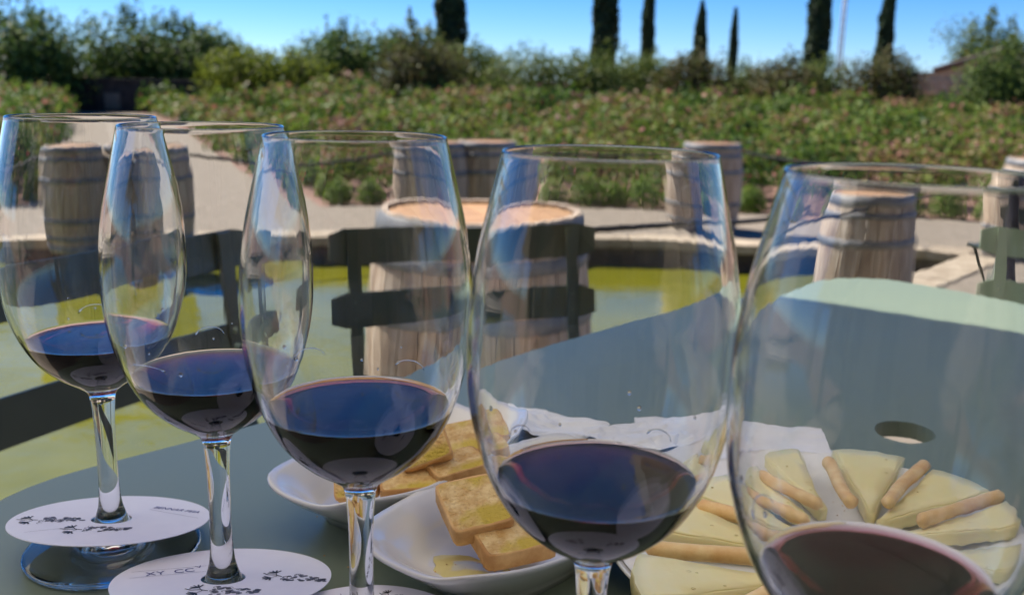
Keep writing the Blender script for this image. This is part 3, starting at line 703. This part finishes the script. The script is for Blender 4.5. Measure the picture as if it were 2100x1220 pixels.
def fix_normals(me, prof_all, prof):
    k = len(prof); P = prof_all; idx = {}
    for i, p in enumerate(P): idx.setdefault((round(p[0], 7), round(p[1], 7)), i)
    nn = []
    for p in prof:
        i = idx[(round(p[0], 7), round(p[1], 7))]
        a, b = P[max(i-1, 0)], P[min(i+1, len(P)-1)]; t = Vector((b[0]-a[0], b[1]-a[1])).normalized(); nn.append(Vector((-t.y, t.x)))
    n = len(me.vertices)//k; out = []
    for i in range(n):
        t = 2*math.pi*i/n
        for v in nn: out.append((v.x*math.cos(t), v.x*math.sin(t), v.y))
    # orient like the face normals
    fn = me.polygons[len(me.polygons)//2]; vi = fn.vertices[0]; s = 1 if Vector(out[vi]).dot(fn.normal) > 0 else -1
    me.normals_split_custom_set_from_vertices([tuple(s*c_ for c_ in o_) for o_ in out])
stem_prof = smooth_curve(STEMP, 5); foot_prof = smooth_curve(FOOTP, 4)
allp = bowl_prof+stem_prof[1:]+foot_prof[1:]
def flip(me):
    bm = bmesh.new(); bm.from_mesh(me); bmesh.ops.reverse_faces(bm, faces=bm.faces[:]); bm.to_mesh(me); bm.free()
stem_me, foot_me = lathe_n('stem', stem_prof, GLASS), lathe_n('foot', foot_prof, GLASS)
pz = stem_me.polygons[0]; NEED = Vector(pz.center[:2]+(0,)).dot(pz.normal) < 0
def finish(me, pf, P=allp):
    if NEED: flip(me)
    me.polygons.foreach_set('use_smooth', [True]*len(me.polygons)); fix_normals(me, P, pf); return me
finish(stem_me, stem_prof); finish(foot_me, foot_prof)
def bowl_me(level):
    up, lo = split_inner(contact(level)); pf = up[::-1]+rimc+bowl_out
    return finish(lathe_n('bowl', pf, GLASS), pf, lo[::-1][:-1]+pf+stem_prof[1:])
def inner_r(z):
    zs = [p[1] for p in inner][::-1]; rs_ = [p[0] for p in inner][::-1]; return float(np.interp(z, zs, rs_))
def wine_me(level):
    zc = contact(level); up, lo = split_inner(zc); rc = lo[0][0]
    top = [(.00001, level), (.010, level), (.020, level)]
    for k, dz in ((.0058, .0), (.0042, .00006), (.0030, .00018), (.0020, .00036), (.0011, .0006), (.0005, .0009)): top.append((rc-k, level+dz))
    pf = top+lo; v, f = lathe_geo(pf, 128); me = mesh('red_wine', v, f, WINE, True)
    k = len(pf); per = k-1; ior = [1.345 if q_ < len(top) else 1.345/1.5 for _ in range(128) for q_ in range(per)]
    at = me.attributes.new('ior', 'FLOAT', 'FACE'); at.data.foreach_set('value', ior)
    if me.polygons[0].normal.z < 0:
        flip(me); me.polygons.foreach_set('use_smooth', [True]*len(me.polygons))
    # sharp contact line between the free surface and the glass side
    bm = bmesh.new(); bm.from_mesh(me)
    for e in bm.edges:
        a, b = e.verts
        if abs(a.co.z-zc) < 1e-6 and abs(b.co.z-zc) < 1e-6: e.smooth = False
    bm.to_mesh(me); bm.free(); return me
def card_me():
    pf = [(.0098, 0), (.0485, 0), (.0485, .0004), (.0098, .0004)]
    v, f = lathe_geo(pf, 96, True); me = mesh('card', v, f, PAPER)
    bm = bmesh.new(); bm.from_mesh(me); bmesh.ops.recalc_face_normals(bm, faces=bm.faces[:]); bm.to_mesh(me); bm.free(); return me
CARD = card_me()
def print_mesh(name, polys, mat, z=.0005, th=.00006):
    vs, fs = [], []
    for po in polys:
        b0 = len(vs); vs += [(x, y, z) for x, y in po]; fs.append(tuple(range(b0, b0+len(po))))
    me = mesh(name, vs, fs, mat)
    return me
def disc(x, y, r, n=10): return [(x+r*math.cos(2*math.pi*i/n), y+r*math.sin(2*math.pi*i/n)) for i in range(n)]
def seg(a, b, w_):
    d = Vector((b[0]-a[0], b[1]-a[1])); 
    if d.length < 1e-9: return disc(a[0], a[1], w_)
    n = Vector((-d.y, d.x)).normalized()*w_/2
    return [(a[0]-n.x, a[1]-n.y), (b[0]-n.x, b[1]-n.y), (b[0]+n.x, b[1]+n.y), (a[0]+n.x, a[1]+n.y)]
def grapes(parent, x, y, ang, s, seed, z=.0005, flipx=1):
    rg = random.Random(seed); dk, gr = [], []
    for i in range(34):
        u = rg.random(); a = u*.016*s; w_ = .0042*s*(1-.75*u)+.0007; gr.append(disc(a*1.0+.001, rg.uniform(-w_, w_), rg.uniform(.0007, .0011)*s, 8))
    for i in range(22):
        u = rg.random(); a = u*.016*s; w_ = .0046*s*(1-.75*u)+.0004; cx, cy_ = a, rg.uniform(-w_, w_)
        for k in range(5): dk.append(seg((cx+.0009*s*math.cos(k*.9), cy_+.0009*s*math.sin(k*.9)), (cx+.0009*s*math.cos(k*.9+.9), cy_+.0009*s*math.sin(k*.9+.9)), .00022*s))
    pts = [(-.001, 0), (-.004, .0012), (-.007, .0006), (-.0095, .002)]
    for a, b in zip(pts[:-1], pts[1:]): dk.append(seg((a[0]*s, a[1]*s), (b[0]*s, b[1]*s), .00055*s))
    for (cx, cy_, an) in ((-.005, .0035, .7), (-.0045, -.0025, -.8)):
        for k in range(5):
            aa = an+(k-2)*.55; dk.append(seg((cx*s, cy_*s), ((cx-.0032*math.cos(aa))*s, (cy_+.0032*math.sin(aa))*s), .0007*s))
        dk.append(seg((-.003*s, 0), (cx*s, cy_*s), .0003*s))
    def tr(po): return [(x+flipx*px*math.cos(ang)-py*math.sin(ang), y+flipx*px*math.sin(ang)+py*math.cos(ang)) for px, py in po]
    link('grape_print', print_mesh('grape_print', [tr(q_) for q_ in gr], INKG, z), parent)
    link('grape_print', print_mesh('grape_print', [tr(q_) for q_ in dk], INK, z+.00005), parent)
def writing(parent, text, x, y, ang, size, mat, z=.00055, sx=1.0):
    cu = bpy.data.curves.new('handwriting', 'FONT'); cu.body = text; cu.size = size; cu.align_x = 'LEFT'; cu.offset = 0
    o = bpy.data.objects.new('tmp', cu); C.objects.link(o); bpy.context.view_layer.update()
    me = bpy.data.meshes.new_from_object(o); bpy.data.objects.remove(o); me.name = 'handwriting'
    me.materials.clear(); me.materials.append(mat)
    w_ = link('handwriting', me, parent, (x, y, z), (0, 0, ang)); w_.scale = (sx, 1, 1); return w_
def rule(parent, a, b, w_=.00022): return link('ruled_line', print_mesh('ruled_line', [seg(a, b, w_)], INKG, .00048), parent)

# small droplets and wine legs clinging to the inside of a bowl
def droplets(parent, azs, level, seed):
    rg = random.Random(seed)
    for az in azs:
        z = level+rg.uniform(.004, .012); w_ = rg.uniform(.28, .5); hgt = rg.uniform(.002, .0045); pts, rd = [], []
        for i in range(15):
            t = i/14; zz = z+hgt*math.sqrt(max(math.sin(math.pi*t), 0)); a = az+w_*(t-.5); r0 = inner_r(zz)-.0001
            pts.append((r0*math.cos(a), r0*math.sin(a), zz)); rd.append(.00011+.00015*math.sin(math.pi*t)+(.0004 if i == 13 else 0))
        tube('wine_tear', pts, rd, GLASS, parent, 8)
        for _d in range(3):
            zz = z+rg.uniform(-.002, .014); a = az+rg.uniform(-.6, .6); r0 = inner_r(zz)-.0002; bm = bmesh.new()
            bmesh.ops.create_icosphere(bm, subdivisions=2, radius=rg.uniform(.0003, .0009)); me = bm_mesh('droplet', bm, GLASS, True)
            o = link('droplet', me, parent, (r0*math.cos(a), r0*math.sin(a), zz)); o.scale = (1, 1, 1.35)

G = [(-.2035, .4640, .1135), (-.1290, .4060, .1150), (-.0578, .3565, .1182), (.0289, .2999, .1143), (.1017, .2462, .1105)]
gl = ['wine glass farthest left, with its glass foot showing under a tilted looking card', 'wine glass second from the left, its card lettered in blue pen',
      'wine glass in the middle of the five, in front of the toast dishes', 'wine glass second from the right, its stem between toast dish and cheese plate',
      'nearest and largest wine glass at the right, in front of the cheese plate']
wl_ = ['dark red wine in the glass farthest left', 'dark red wine in the glass second from the left', 'dark red wine in the middle glass',
       'dark red wine in the glass second from the right', 'dark red wine with a red rim in the nearest glass at the right']
cl_ = ['white round card around the stem of the farthest left glass, with two grape drawings', 'white round card around the second stem from the left, with pen letters and ruled lines',
       'white round card around the middle stem, mostly below the picture edge', 'white round card around the stem second from the right, below the picture edge',
       'white round card around the stem of the nearest glass, hidden below the picture edge']
glass_objs = []
for i, (x, y, lv) in enumerate(G):
    t = tag(empty('wine_glass', (x, y, T+.0002)), gl[i], 'wine glass', 'wine glasses in a row on the table')
    link('bowl', bowl_me(lv), t); link('stem', stem_me, t); link('foot', foot_me, t)
    tag(link('red_wine', wine_me(lv), None, (x, y, T+.0002)), wl_[i], 'wine', 'red wine in the five glasses')
    ct = [(-.185, .02), (-.20, 0), (0, 0), (0, 0), (0, 0)][i]
    cardt = tag(link('paper_card', CARD, None, (x, y, T+(.0175 if ct[0] else .0163)), (ct[0], ct[1], 0)), cl_[i], 'card', 'round paper cards on the glass feet')
    glass_objs.append((t, cardt))
droplets(glass_objs[0][0], [2.0], G[0][2], 1); droplets(glass_objs[1][0], [-2.0, 1.9], G[1][2], 2)
droplets(glass_objs[2][0], [1.1, 2.3], G[2][2], 3); droplets(glass_objs[3][0], [2.4, .8], G[3][2], 4)
droplets(glass_objs[4][0], [2.5], G[4][2], 5)
c0, c1_, c2_, c3_, c4_ = [g[1] for g in glass_objs]
grapes(c0, -.0325, -.0080, .25, 1.25, 1); grapes(c0, -.0045, -.0215, .22, 1.25, 2, flipx=1)
writing(c0, 'BENNAR FEIA', .0125, .0235, -.25, .0058, PEN, sx=.78); rule(c0, (.012, .0205), (.042, .0075)); rule(c0, (-.03, -.03), (-.014, -.0195))
grapes(c1_, .0270, .0035, -.2, 1.2, 4, flipx=1); grapes(c1_, .000, -.0185, .05, 1.25, 5)
writing(c1_, 'XY  CC', -.0355, .0000, .42, .0078, PEN, sx=.85); writing(c1_, 'V', -.0165, .0135, .6, .005, PEN)
rule(c1_, (-.044, .0055), (-.0118, .0185)); rule(c1_, (-.0415, -.0035), (-.0078, .0105))
grapes(c2_, .008, .0375, -.3, .8, 6); rule(c2_, (-.016, .040), (-.012, .030)); grapes(c3_, .02, -.02, .4, .9, 7); grapes(c3_, -.02, -.02, 2.4, .9, 8)
grapes(c4_, .02, -.02, .4, .9, 9); writing(c3_, 'TINTO', -.012, .02, 0, .006, PEN)
# a sixth card lying at the right edge of the cheese plate
c5 = tag(link('paper_card', CARD, None, (.3215, .432, T+.030), (R(3), R(4), 0)), 'white round card poking in at the right edge over the cheese plate', 'card')

# ================================================================== DISHES AND FOOD
def dish(name, x, y, ang, L_, W_, label):
    """boat-shaped porcelain dish: narrower ends, bowed sides, raised pointed corners"""
    t = tag(empty(name, (x, y, T), ang), label, 'dish', 'white porcelain toast dishes')
    N = 96
    def outline(s, cornr=1.0):
        pts = []
        for i in range(N):
            th = 2*math.pi*i/N; c_, s_ = math.cos(th), math.sin(th); p = 9
            r0 = (abs(c_)**p+abs(s_)**p)**(-1/p); u, v = r0*c_, r0*s_
            wloc = W_*(1-.34*u*u); pts.append((u*L_*s*(1-.10*v*v*0+.04*(1-v*v)), v*wloc*s, abs(u*v)))
        return pts
    rings = []
    def ring_(s, z, lift=0): rings.append([(a, b, z+lift*cc**3) for a, b, cc in outline(s)])
    # outside from the foot up, over the lip, down the inside
    ring_(.0, .0035); ring_(.50, .0035); ring_(.56, .0); ring_(.60, .0); ring_(.63, .004); ring_(.70, .009, .001); ring_(.86, .018, .003); ring_(.965, .0255, .0055); ring_(.995, .0275, .0065)
    ring_(1.0, .0288, .007); ring_(.985, .0296, .007); ring_(.93, .0275, .006); ring_(.86, .0235, .004); ring_(.74, .0145, .002); ring_(.66, .0098, .0005); ring_(.56, .0078); ring_(.30, .0072); ring_(.0, .0070)
    vs = [p for r_0 in rings for p in r_0]; fs = []
    for j in range(len(rings)-1):
        for i in range(N): fs.append((j*N+i, j*N+(i+1) % N, (j+1)*N+(i+1) % N, (j+1)*N+i))
    me = mesh('dish_body', vs, fs, PORC, True); bm = bmesh.new(); bm.from_mesh(me); bmesh.ops.remove_doubles(bm, verts=bm.verts[:], dist=1e-6); bmesh.ops.recalc_face_normals(bm, faces=bm.faces[:]); bm.to_mesh(me); bm.free()
    me.polygons.foreach_set('use_smooth', [True]*len(me.polygons))
    link('dish_body', me, t); return t
d1o = dish('porcelain_dish', -.0615, .537, R(57), .082, .047, 'white pointed porcelain dish with several toasts, left and behind the other')
d2o = dish('porcelain_dish', .0055, .464, R(51), .082, .053, 'white pointed porcelain dish nearest the middle glass, with oil and two big toasts')
def toast_me(a, b, th, seed):
    N = 56; rings = []
    def ol(sc, z, amp):
        pts = []
        for i in range(N):
            t = 2*math.pi*i/N; c_, s_ = math.cos(t), math.sin(t); p = 11 if s_ < 0 else 9
            r0 = (abs(c_)**p+abs(s_)**p)**(-1/p)*.5; x, y = r0*c_*a*sc, r0*s_*b*sc
            w1 = mnoise.noise(Vector((x*110+seed*5, y*110, z*60))); w2 = mnoise.noise(Vector((x*480+seed, y*480, z*300)))
            k = 1+.022*mnoise.noise(Vector((c_*2.2+seed, s_*2.2, z*40)))
            pts.append((x*k, y*k, z+amp*(.0005*w1+.00032*w2)))
        rings.append(pts)
    h = th/2; sp = [.001]+[.07*k for k in range(1, 14)]
    for q_ in sp: ol(q_, h, 1)
    for q_, zz in ((.965, h*.99), (.988, h*.93), (1.0, h*.75), (.997, 0), (1.0, -h*.75), (.988, -h*.93), (.965, -h*.99)): ol(q_, zz, .25)
    for q_ in sp[::-3]: ol(q_, -h, .6)
    vs = [p for r_0 in rings for p in r_0]; fs = []; mi = []
    for j in range(len(rings)-1):
        for i in range(N):
            fs.append((j*N+i, (j+1)*N+i, (j+1)*N+(i+1) % N, j*N+(i+1) % N)); mi.append(1 if j < len(sp)-1 or j > len(sp)+6 else 0)
    return mesh('toast_slice', vs, fs, [CRUST, CRUMB], True, mi)
def toast(c_, X, Y, a, b, seed, label, th=.0092):
    X = Vector(X).normalized(); Y = Vector(Y); Z = X.cross(Y).normalized(); Y = Z.cross(X)
    o = link('toast_slice', toast_me(a, b, th, seed)); p = Vector(c_)-Z*th/2
    o.matrix_world = Matrix(((X.x, Y.x, Z.x, p.x), (X.y, Y.y, Z.y, p.y), (X.z, Y.z, Z.z, p.z+T), (0, 0, 0, 1)))
    tag(o, label, 'toast', 'toast slices in the porcelain dishes')
toast((-.0170, .4570, .0350), (.930, .332, .110), (-.367, .863, .250), .032, .039, 1, 'largest toast soaked with yellow oil, leaning in the nearer dish')
toast((.0030, .4405, .0262), (.925, .376, .050), (-.378, .885, .170), .037, .028, 2, 'smaller toast lying in front of the largest one in the nearer dish')
toast((.021, .482, .0330), (.93, .36, .06), (-.36, .90, .22), .034, .034, 12, 'toast at the far end of the nearer dish, behind the second glass from the right')
toast((-.0480, .5090, .0450), (.931, .169, .325), (-.358, .602, .713), .029, .024, 6, 'toast propped up at the back of the farther dish')
toast((-.0290, .5111, .0345), (.832, .551, .065), (-.553, .816, .167), .034, .022, 5, 'toast lying flat in the middle of the farther dish')
toast((-.0544, .4990, .0290), (.984, .175, .035), (-.178, .957, .228), .032, .021, 4, 'toast lying lowest at the front of the farther dish')
toast((-.0850, .5010, .0300), (.956, -.107, .272), (-.136, .661, .738), .024, .027, 3, 'toast leaning on its edge at the left inside the farther dish')
toast((-.030, .560, .0300), (.9, .3, .1), (-.3, .9, .2), .034, .034, 7, 'toast at the far end of the farther dish, mostly hidden')
# oil pool
v = [(.0, 0, 0)]; n_ = 28
for i in range(n_):
    t = 2*math.pi*i/n_; rr = 1+.12*math.sin(3*t)+.06*math.sin(7*t); v.append((.023*rr*math.cos(t), .015*rr*math.sin(t), 0))
f = [(0, 1+i, 1+(i+1) % n_) for i in range(n_)]; f2 = []
v2 = [(a, b, .0012 if k == 0 else 0) for k, (a, b, _) in enumerate(v)]
tag(link('olive_oil', mesh('olive_oil', v2, f, OIL, True), None, (-.0165, .4335, T+.0082), (0, 0, R(-30))), 'small pool of yellow olive oil in the near end of the front dish', 'oil')

# cheese plate
pc = Vector((.163, .455)); plate = tag(empty('round_plate', (pc.x, pc.y, T)), 'round white plate of cheese wedges and breadsticks under the nearest glass', 'plate')
pf = [(.00001, .003), (.062, .003), (.065, 0), (.069, 0), (.071, .004), (.092, .008), (.109, .0145), (.1125, .0165), (.1135, .0178), (.1125, .0188), (.109, .0172), (.092, .0118), (.074, .0080), (.066, .0070), (.00001, .0068)]
v, f = lathe_geo(smooth_curve(pf, 3), 96); me = mesh('plate_body', v, f, PORC, True)
bm = bmesh.new(); bm.from_mesh(me); bmesh.ops.recalc_face_normals(bm, faces=bm.faces[:]); bm.to_mesh(me); bm.free(); me.polygons.foreach_set('use_smooth', [True]*len(me.polygons))
link('plate_body', me, plate)
def sheet(name, w_, h_, n, fn, mat, th=.0004):
    vs = []; fs = []
    for j in range(n+1):
        for i in range(n+1): vs.append(fn(i/n-.5, j/n-.5))
    for j in range(n):
        for i in range(n): a = j*(n+1)+i; fs.append((a, a+1, a+n+2, a+n+1))
    me = mesh(name, vs, fs, mat, True); return me
def liner(u, v):
    r0 = math.hypot(u, v)*2
    x, y = u*.222, v*.222
    k = max(abs(u), abs(v))*2; rr = math.hypot(x, y)
    if rr > 1e-6: sc = (k*.110)/rr; x, y = x*sc, y*sc
    rr = math.hypot(x, y); a = math.atan2(y, x)
    z = np.interp(rr, [0, .066, .074, .092, .109, .113], [.0078, .0080, .0090, .0128, .0182, .0210])+.0012*mnoise.noise(Vector((x*70, y*70, 3)))*(rr/.11)+(.0014*math.sin(a*16)*max(0, rr-.085)/.025)
    return (x, y, z+.0006)
ln_ = tag(link('paper_liner', sheet('paper_liner', 1, 1, 44, liner, NAPK), None, (pc.x, pc.y, T)), 'white crimped paper liner lying on the round cheese plate', 'paper')
def wedge_me(p1, p2, tip, th, seed):
    c_ = (Vector(p1)+Vector(p2)+Vector(tip))/3; rg = random.Random(seed)
    P1, P2, TP = Vector(p1)-c_, Vector(p2)-c_, Vector(tip)-c_
    top = []; no_ = 9; mid = (P1+P2)/2; outw = (mid-TP).normalized(); wd_ = (P2-P1).length
    arc = [P1.lerp(P2, i/(no_-1))+outw*wd_*.10*(1-(2*i/(no_-1)-1)**2) for i in range(no_)]
    td = (P2-P1).normalized()*.0022; outl = arc+[P2.lerp(TP, .33), P2.lerp(TP, .66), TP+td, TP-td, TP.lerp(P1, .33), TP.lerp(P1, .66)]
    n = len(outl); bm = bmesh.new()
    lo_ = [bm.verts.new((p.x, p.y, 0)) for p in outl]; hi_ = [bm.verts.new((p.x, p.y, th)) for p in outl]
    ft = bm.faces.new(hi_); bm.faces.new(lo_[::-1])
    for i in range(n):
        fc = bm.faces.new([lo_[i], lo_[(i+1) % n], hi_[(i+1) % n], hi_[i]])
        if i < no_-1: fc.material_index = 1
    bmesh.ops.recalc_face_normals(bm, faces=bm.faces[:])
    bmesh.ops.bevel(bm, geom=[e for e in bm.edges if e.verts[0].co.z > th*.9 and e.verts[1].co.z > th*.9], offset=.0009, segments=2, affect='EDGES')
    bmesh.ops.triangulate(bm, faces=bm.faces[:]); bmesh.ops.subdivide_edges(bm, edges=[e for e in bm.edges if e.calc_length() > .006], cuts=2, use_grid_fill=True)
    for v in bm.verts:
        v.co.z += .0007*mnoise.noise(Vector((v.co.x*120+seed*3, v.co.y*120, 0)))*(v.co.z/th)
        dd = v.co.xy.dot(outw)
        if dd > mid.dot(outw)-.001 and v.co.z > .001:
            k = .0009*mnoise.noise(Vector((v.co.x*500, v.co.y*500, seed))); v.co.x += outw.x*k; v.co.y += outw.y*k
    me = bm_mesh('cheese_wedge', bm, [CHEESE, RIND], False); me.polygons.foreach_set('use_smooth', [True]*len(me.polygons))
    return me, c_, P1, P2, TP
W = [((.136, .5405), (.170, .5555), (.163, .478), 'cheese wedge at the back left, tipped against a breadstick'), ((.192, .5565), (.236, .5465), (.19, .475), 'cheese wedge standing out at the back centre of the plate'),
     ((.246, .5265), (.268, .491), (.192, .466), 'cheese wedge at the back right of the plate'), ((.2715, .476), (.267, .440), (.198, .448), 'cheese wedge at the right edge of the plate beside the loose card'),
     ((.098, .494), (.124, .523), (.150, .465), 'cheese wedge half behind the left wall of the nearest glass'), ((.0725, .449), (.092, .487), (.142, .440), 'cheese wedge with a broad face left of the nearest glass, above the long breadstick'),
     ((.0615, .424), (.060, .380), (.135, .413), 'cheese wedge below the long breadstick at the lower left of the plate'), ((.258, .414), (.235, .380), (.185, .43), 'cheese wedge at the lower right under the nearest glass'),
     ((.10, .366), (.135, .352), (.152, .402), 'cheese wedge at the front of the plate, below the picture edge')]
for i, (p1, p2, tp_, lb) in enumerate(W):
    me, c_, P1, P2, TP = wedge_me(p1, p2, tp_, .0088, i)
    hgt = .0150; tilt = .09
    o = link('cheese_wedge', me, None, (c_.x, c_.y, T+hgt)); ax = (P2-P1).normalized(); o.rotation_mode = 'AXIS_ANGLE'; o.rotation_axis_angle = (tilt if (P2-P1).cross(TP-P1) < 0 else -tilt, ax.x, ax.y, 0)
    tag(o, lb, 'cheese', 'cheese wedges fanned out on the plate')
    rg2 = random.Random(50+i)
    for k in range(4):
        a_, b_2 = rg2.random(), rg2.random()
        if a_+b_2 > 1: a_, b_2 = 1-a_, 1-b_2
        pp = P1*.86*a_+P2*.86*b_2+TP*.86*(1-a_-b_2); r0 = rg2.uniform(.0003, .0008); n_ = 10
        vv = [(pp.x+r0*math.cos(6.283*j/n_)*1.5, pp.y+r0*math.sin(6.283*j/n_), .00895) for j in range(n_)]+[(pp.x, pp.y, .0080)]
        link('cheese_eye', mesh('cheese_eye', vv, [(j, (j+1) % n_, n_) for j in range(n_)], CHOLE, True), o)
def stick(a, b, z, r, lb, seed, dz=0):
    a, b = Vector((*a, z)), Vector((*b, z+dz)); rg = random.Random(seed); pts, rd = [], []; n = 22
    side = (b-a).cross(Vector((0, 0, 1))).normalized()
    for i in range(n+1):
        t = i/n; e = min(t, 1-t)*(b-a).length; k = math.sqrt(max(1-(1-min(e/(r*.8), 1))**2, .02))
        pts.append(a.lerp(b, t)+side*(.0014*math.sin(t*5+seed))); rd.append(r*k*(1+.02*math.sin(t*9+seed)+.012*rg.uniform(-1, 1)))
    v, f = tube_geo(pts, rd, 16); me = mesh('breadstick', v, f, STICK, True)
    tag(link('breadstick', me, None, (0, 0, T)), lb, 'breadstick', 'breadsticks laid between the cheese wedges')
stick((.0665, .4345), (.136, .4215), .0235, .0041, 'long breadstick lying level at the lower left of the plate', 1)
stick((.101, .482), (.146, .449), .0245, .0041, 'breadstick slanting down behind the left wall of the nearest glass', 2)
stick((.124, .508), (.160, .468), .026, .0041, 'breadstick beside the back left cheese wedge', 3)
stick((.181, .536), (.178, .470), .026, .0041, 'breadstick pointing straight back between the two back wedges', 4)
stick((.244, .535), (.196, .471), .026, .0041, 'breadstick slanting right between the back centre and back right wedges', 5)
stick((.272, .484), (.205, .452), .0255, .0041, 'breadstick at the right of the plate', 6)
stick((.088, .372), (.140, .408), .024, .0041, 'breadstick crossing the bottom edge of the picture below the cheese', 7)

# napkins
def crumple(cx, cy, ang, w_, h_, amp, seed, lift, label, flat=0):
    ca, sa = math.cos(ang), math.sin(ang)
    def fn(u, v):
        x, y = u*w_, v*h_
        n_ = mnoise.noise(Vector((u*3.2+seed, v*3.2, 0)))+.5*abs(mnoise.noise(Vector((u*7+seed, v*7, 4)))); n2 = mnoise.noise(Vector((u*9+seed, v*9, 1)))
        x += .003*n2*(1-flat); y += .003*mnoise.noise(Vector((u*8, v*8+seed, 2)))*(1-flat)
        z = max(.0012, .004+amp*(n_+.35*n2+.25)+lift(u, v)); return (x*ca-y*sa, x*sa+y*ca, z)
    tag(link('paper_napkin', sheet('paper_napkin', 1, 1, 48, fn, NAPK), None, (cx, cy, T)), label, 'napkin', 'white paper napkins behind the food')
crumple(.146, .600, R(-5), .120, .080, .0018, 3, lambda u, v: .003+.006*max(0, v), 'flat white paper sheet with a straight right edge behind the cheese plate', .85)
crumple(.090, .590, R(20), .075, .055, .0028, 9, lambda u, v: .010, 'crumpled white napkin between the cheese plate and the toast dishes')
crumple(.012, .632, R(-30), .10, .065, .0042, 15, lambda u, v: .014*max(0, -v), 'crumpled white napkin beyond the farther toast dish')

# ================================================================== PARASOLS AND BUILDING BEHIND THE VIEWER
def parasol(name, cen, ang, ha, hb, z, pole_at, label, polemat, tilt=.22, CANVAS=CANVAS):
    t = tag(empty(name, (pole_at[0], pole_at[1], 0)), label, 'parasol')
    c_ = Vector((cen[0]-pole_at[0], cen[1]-pole_at[1], 0)); rot = Matrix.Rotation(ang, 4, 'Z')
    cs = [(-ha, -hb), (ha, -hb), (ha, hb), (-ha, hb)]; P = [c_+rot @ Vector((a, b, z)) for a, b in cs]; top = c_+Vector((0, 0, z+tilt*2.4))
    for i in range(4):
        a, b = P[i], P[(i+1) % 4]
        link('canopy_panel', mesh('canopy_panel', [a, b, top], [(0, 1, 2)], CANVAS), t)
        v_ = [a, b, b-Vector((0, 0, .16)), a-Vector((0, 0, .16))]; link('valance', mesh('valance', v_, [(0, 1, 2, 3)], CANVAS), t)
        tube('rib', [top-Vector((0, 0, .05)), a-Vector((0, 0, .03))], .012, polemat, t, 6)
    base = Vector((0, 0, 0)); tube('pole', [(0, 0, 0), (0, 0, z+.35)], .03, polemat, t, 12)
    tube('arm', [(0, 0, z+.3), tuple(top-Vector((0, 0, .06)))], .025, polemat, t, 8)
    box('base_plate', (.6, .6, .05), polemat, t, (0, 0, .025))
nn = Vector((.58, .81)); tt = Vector((.81, -.58)); cc = nn*(1.132-2.25)+tt*(.2)
parasol('cantilever_parasol', (cc.x, cc.y), math.atan2(-.58, .81), 3.2, 2.25, 2.24, (-3.0, -2.2), 'large cream square parasol shading the table from overhead', NAVY)
parasol('cantilever_parasol', (2.1, 3.9), 0, 1.5, 1.45, 2.36, (1.815, 3.36), 'grey parasol on a dark navy post at the right edge of the picture', NAVY, CANVAS=CANVAS2)
hb_ = tag(empty('terrace_house', (0, -4.0, 0)), 'ochre grey house front with dark doors and an added shading roof behind the table', 'house')
box('wall', (27, .4, 6.6), RENDERW, hb_, (0, -.2, 3.3))
box('added_shade_roof', (27, 3.1, .18), DARKWALL, hb_, (0, 1.56, 3.0))  # added unseen slab, keeps sun and sky off the wall to darken glass reflections
for x in range(-12, 13, 4): box('shade_roof_post', (.16, .16, 2.9), DARKWALL, hb_, (x+.6, 3.0, 1.45))
for x in (-10.2, -7.6, -5, -2.4, .2, 2.8, 5.2, 7.8, 10.4):
    wn2 = box('window', (.9, .08, 1.3), SHUT, hb_, (x, .05, 4.5)); box('pane', (.36, .02, 1.1), PANE, wn2, (-.2, .05, 0)); box('pane', (.36, .02, 1.1), PANE, wn2, (.2, .05, 0))
    wnd = box('window', (1.0, .08, 1.9 if x in (-2.4, 2.8) else 1.2), SHUT, hb_, (x, .05, .97 if x in (-2.4, 2.8) else 1.5))
    for dx in (-.24, .24): box('pane', (.4, .02, 1.0), PANE, wnd, (dx, .05, .05))

# ------------------------------------------------------------------ crumbs around the food
cv, cf = [], []; rgc = random.Random(77)
def crumb(x, y, z, r):
    b0 = len(cv); P = [(1, 0, 0), (-1, 0, 0), (0, 1, 0), (0, -1, 0), (0, 0, 1), (0, 0, -.6)]
    for a in P: cv.append((x+a[0]*r*rgc.uniform(.6, 1.2), y+a[1]*r*rgc.uniform(.6, 1.2), z+r*.5+a[2]*r*rgc.uniform(.5, 1)))
    for t_ in ((0, 2, 4), (2, 1, 4), (1, 3, 4), (3, 0, 4), (2, 0, 5), (1, 2, 5), (3, 1, 5), (0, 3, 5)): cf.append(tuple(b0+q_ for q_ in t_))
for _ in range(90):
    a_ = rgc.gauss(0, 1); b_3 = rgc.gauss(0, 1); crumb(-.03+a_*.05, .50+b_3*.07, T+.0002, rgc.uniform(.0003, .0009))
for _ in range(60):
    t_ = rgc.uniform(0, 6.28); r_2 = rgc.uniform(.01, .06); crumb(pc.x+r_2*math.cos(t_), pc.y+r_2*math.sin(t_), T+.0088, rgc.uniform(.0003, .0008))
for _ in range(40):
    crumb(-.010+rgc.gauss(0, .012), .437+rgc.gauss(0, .012), T+.0085, rgc.uniform(.0003, .0008))
tag(link('bread_crumbs', mesh('bread_crumbs', cv, cf, CRUST)), 'scattered toast crumbs around the dishes and on the plate liner', 'crumbs', kind='stuff')
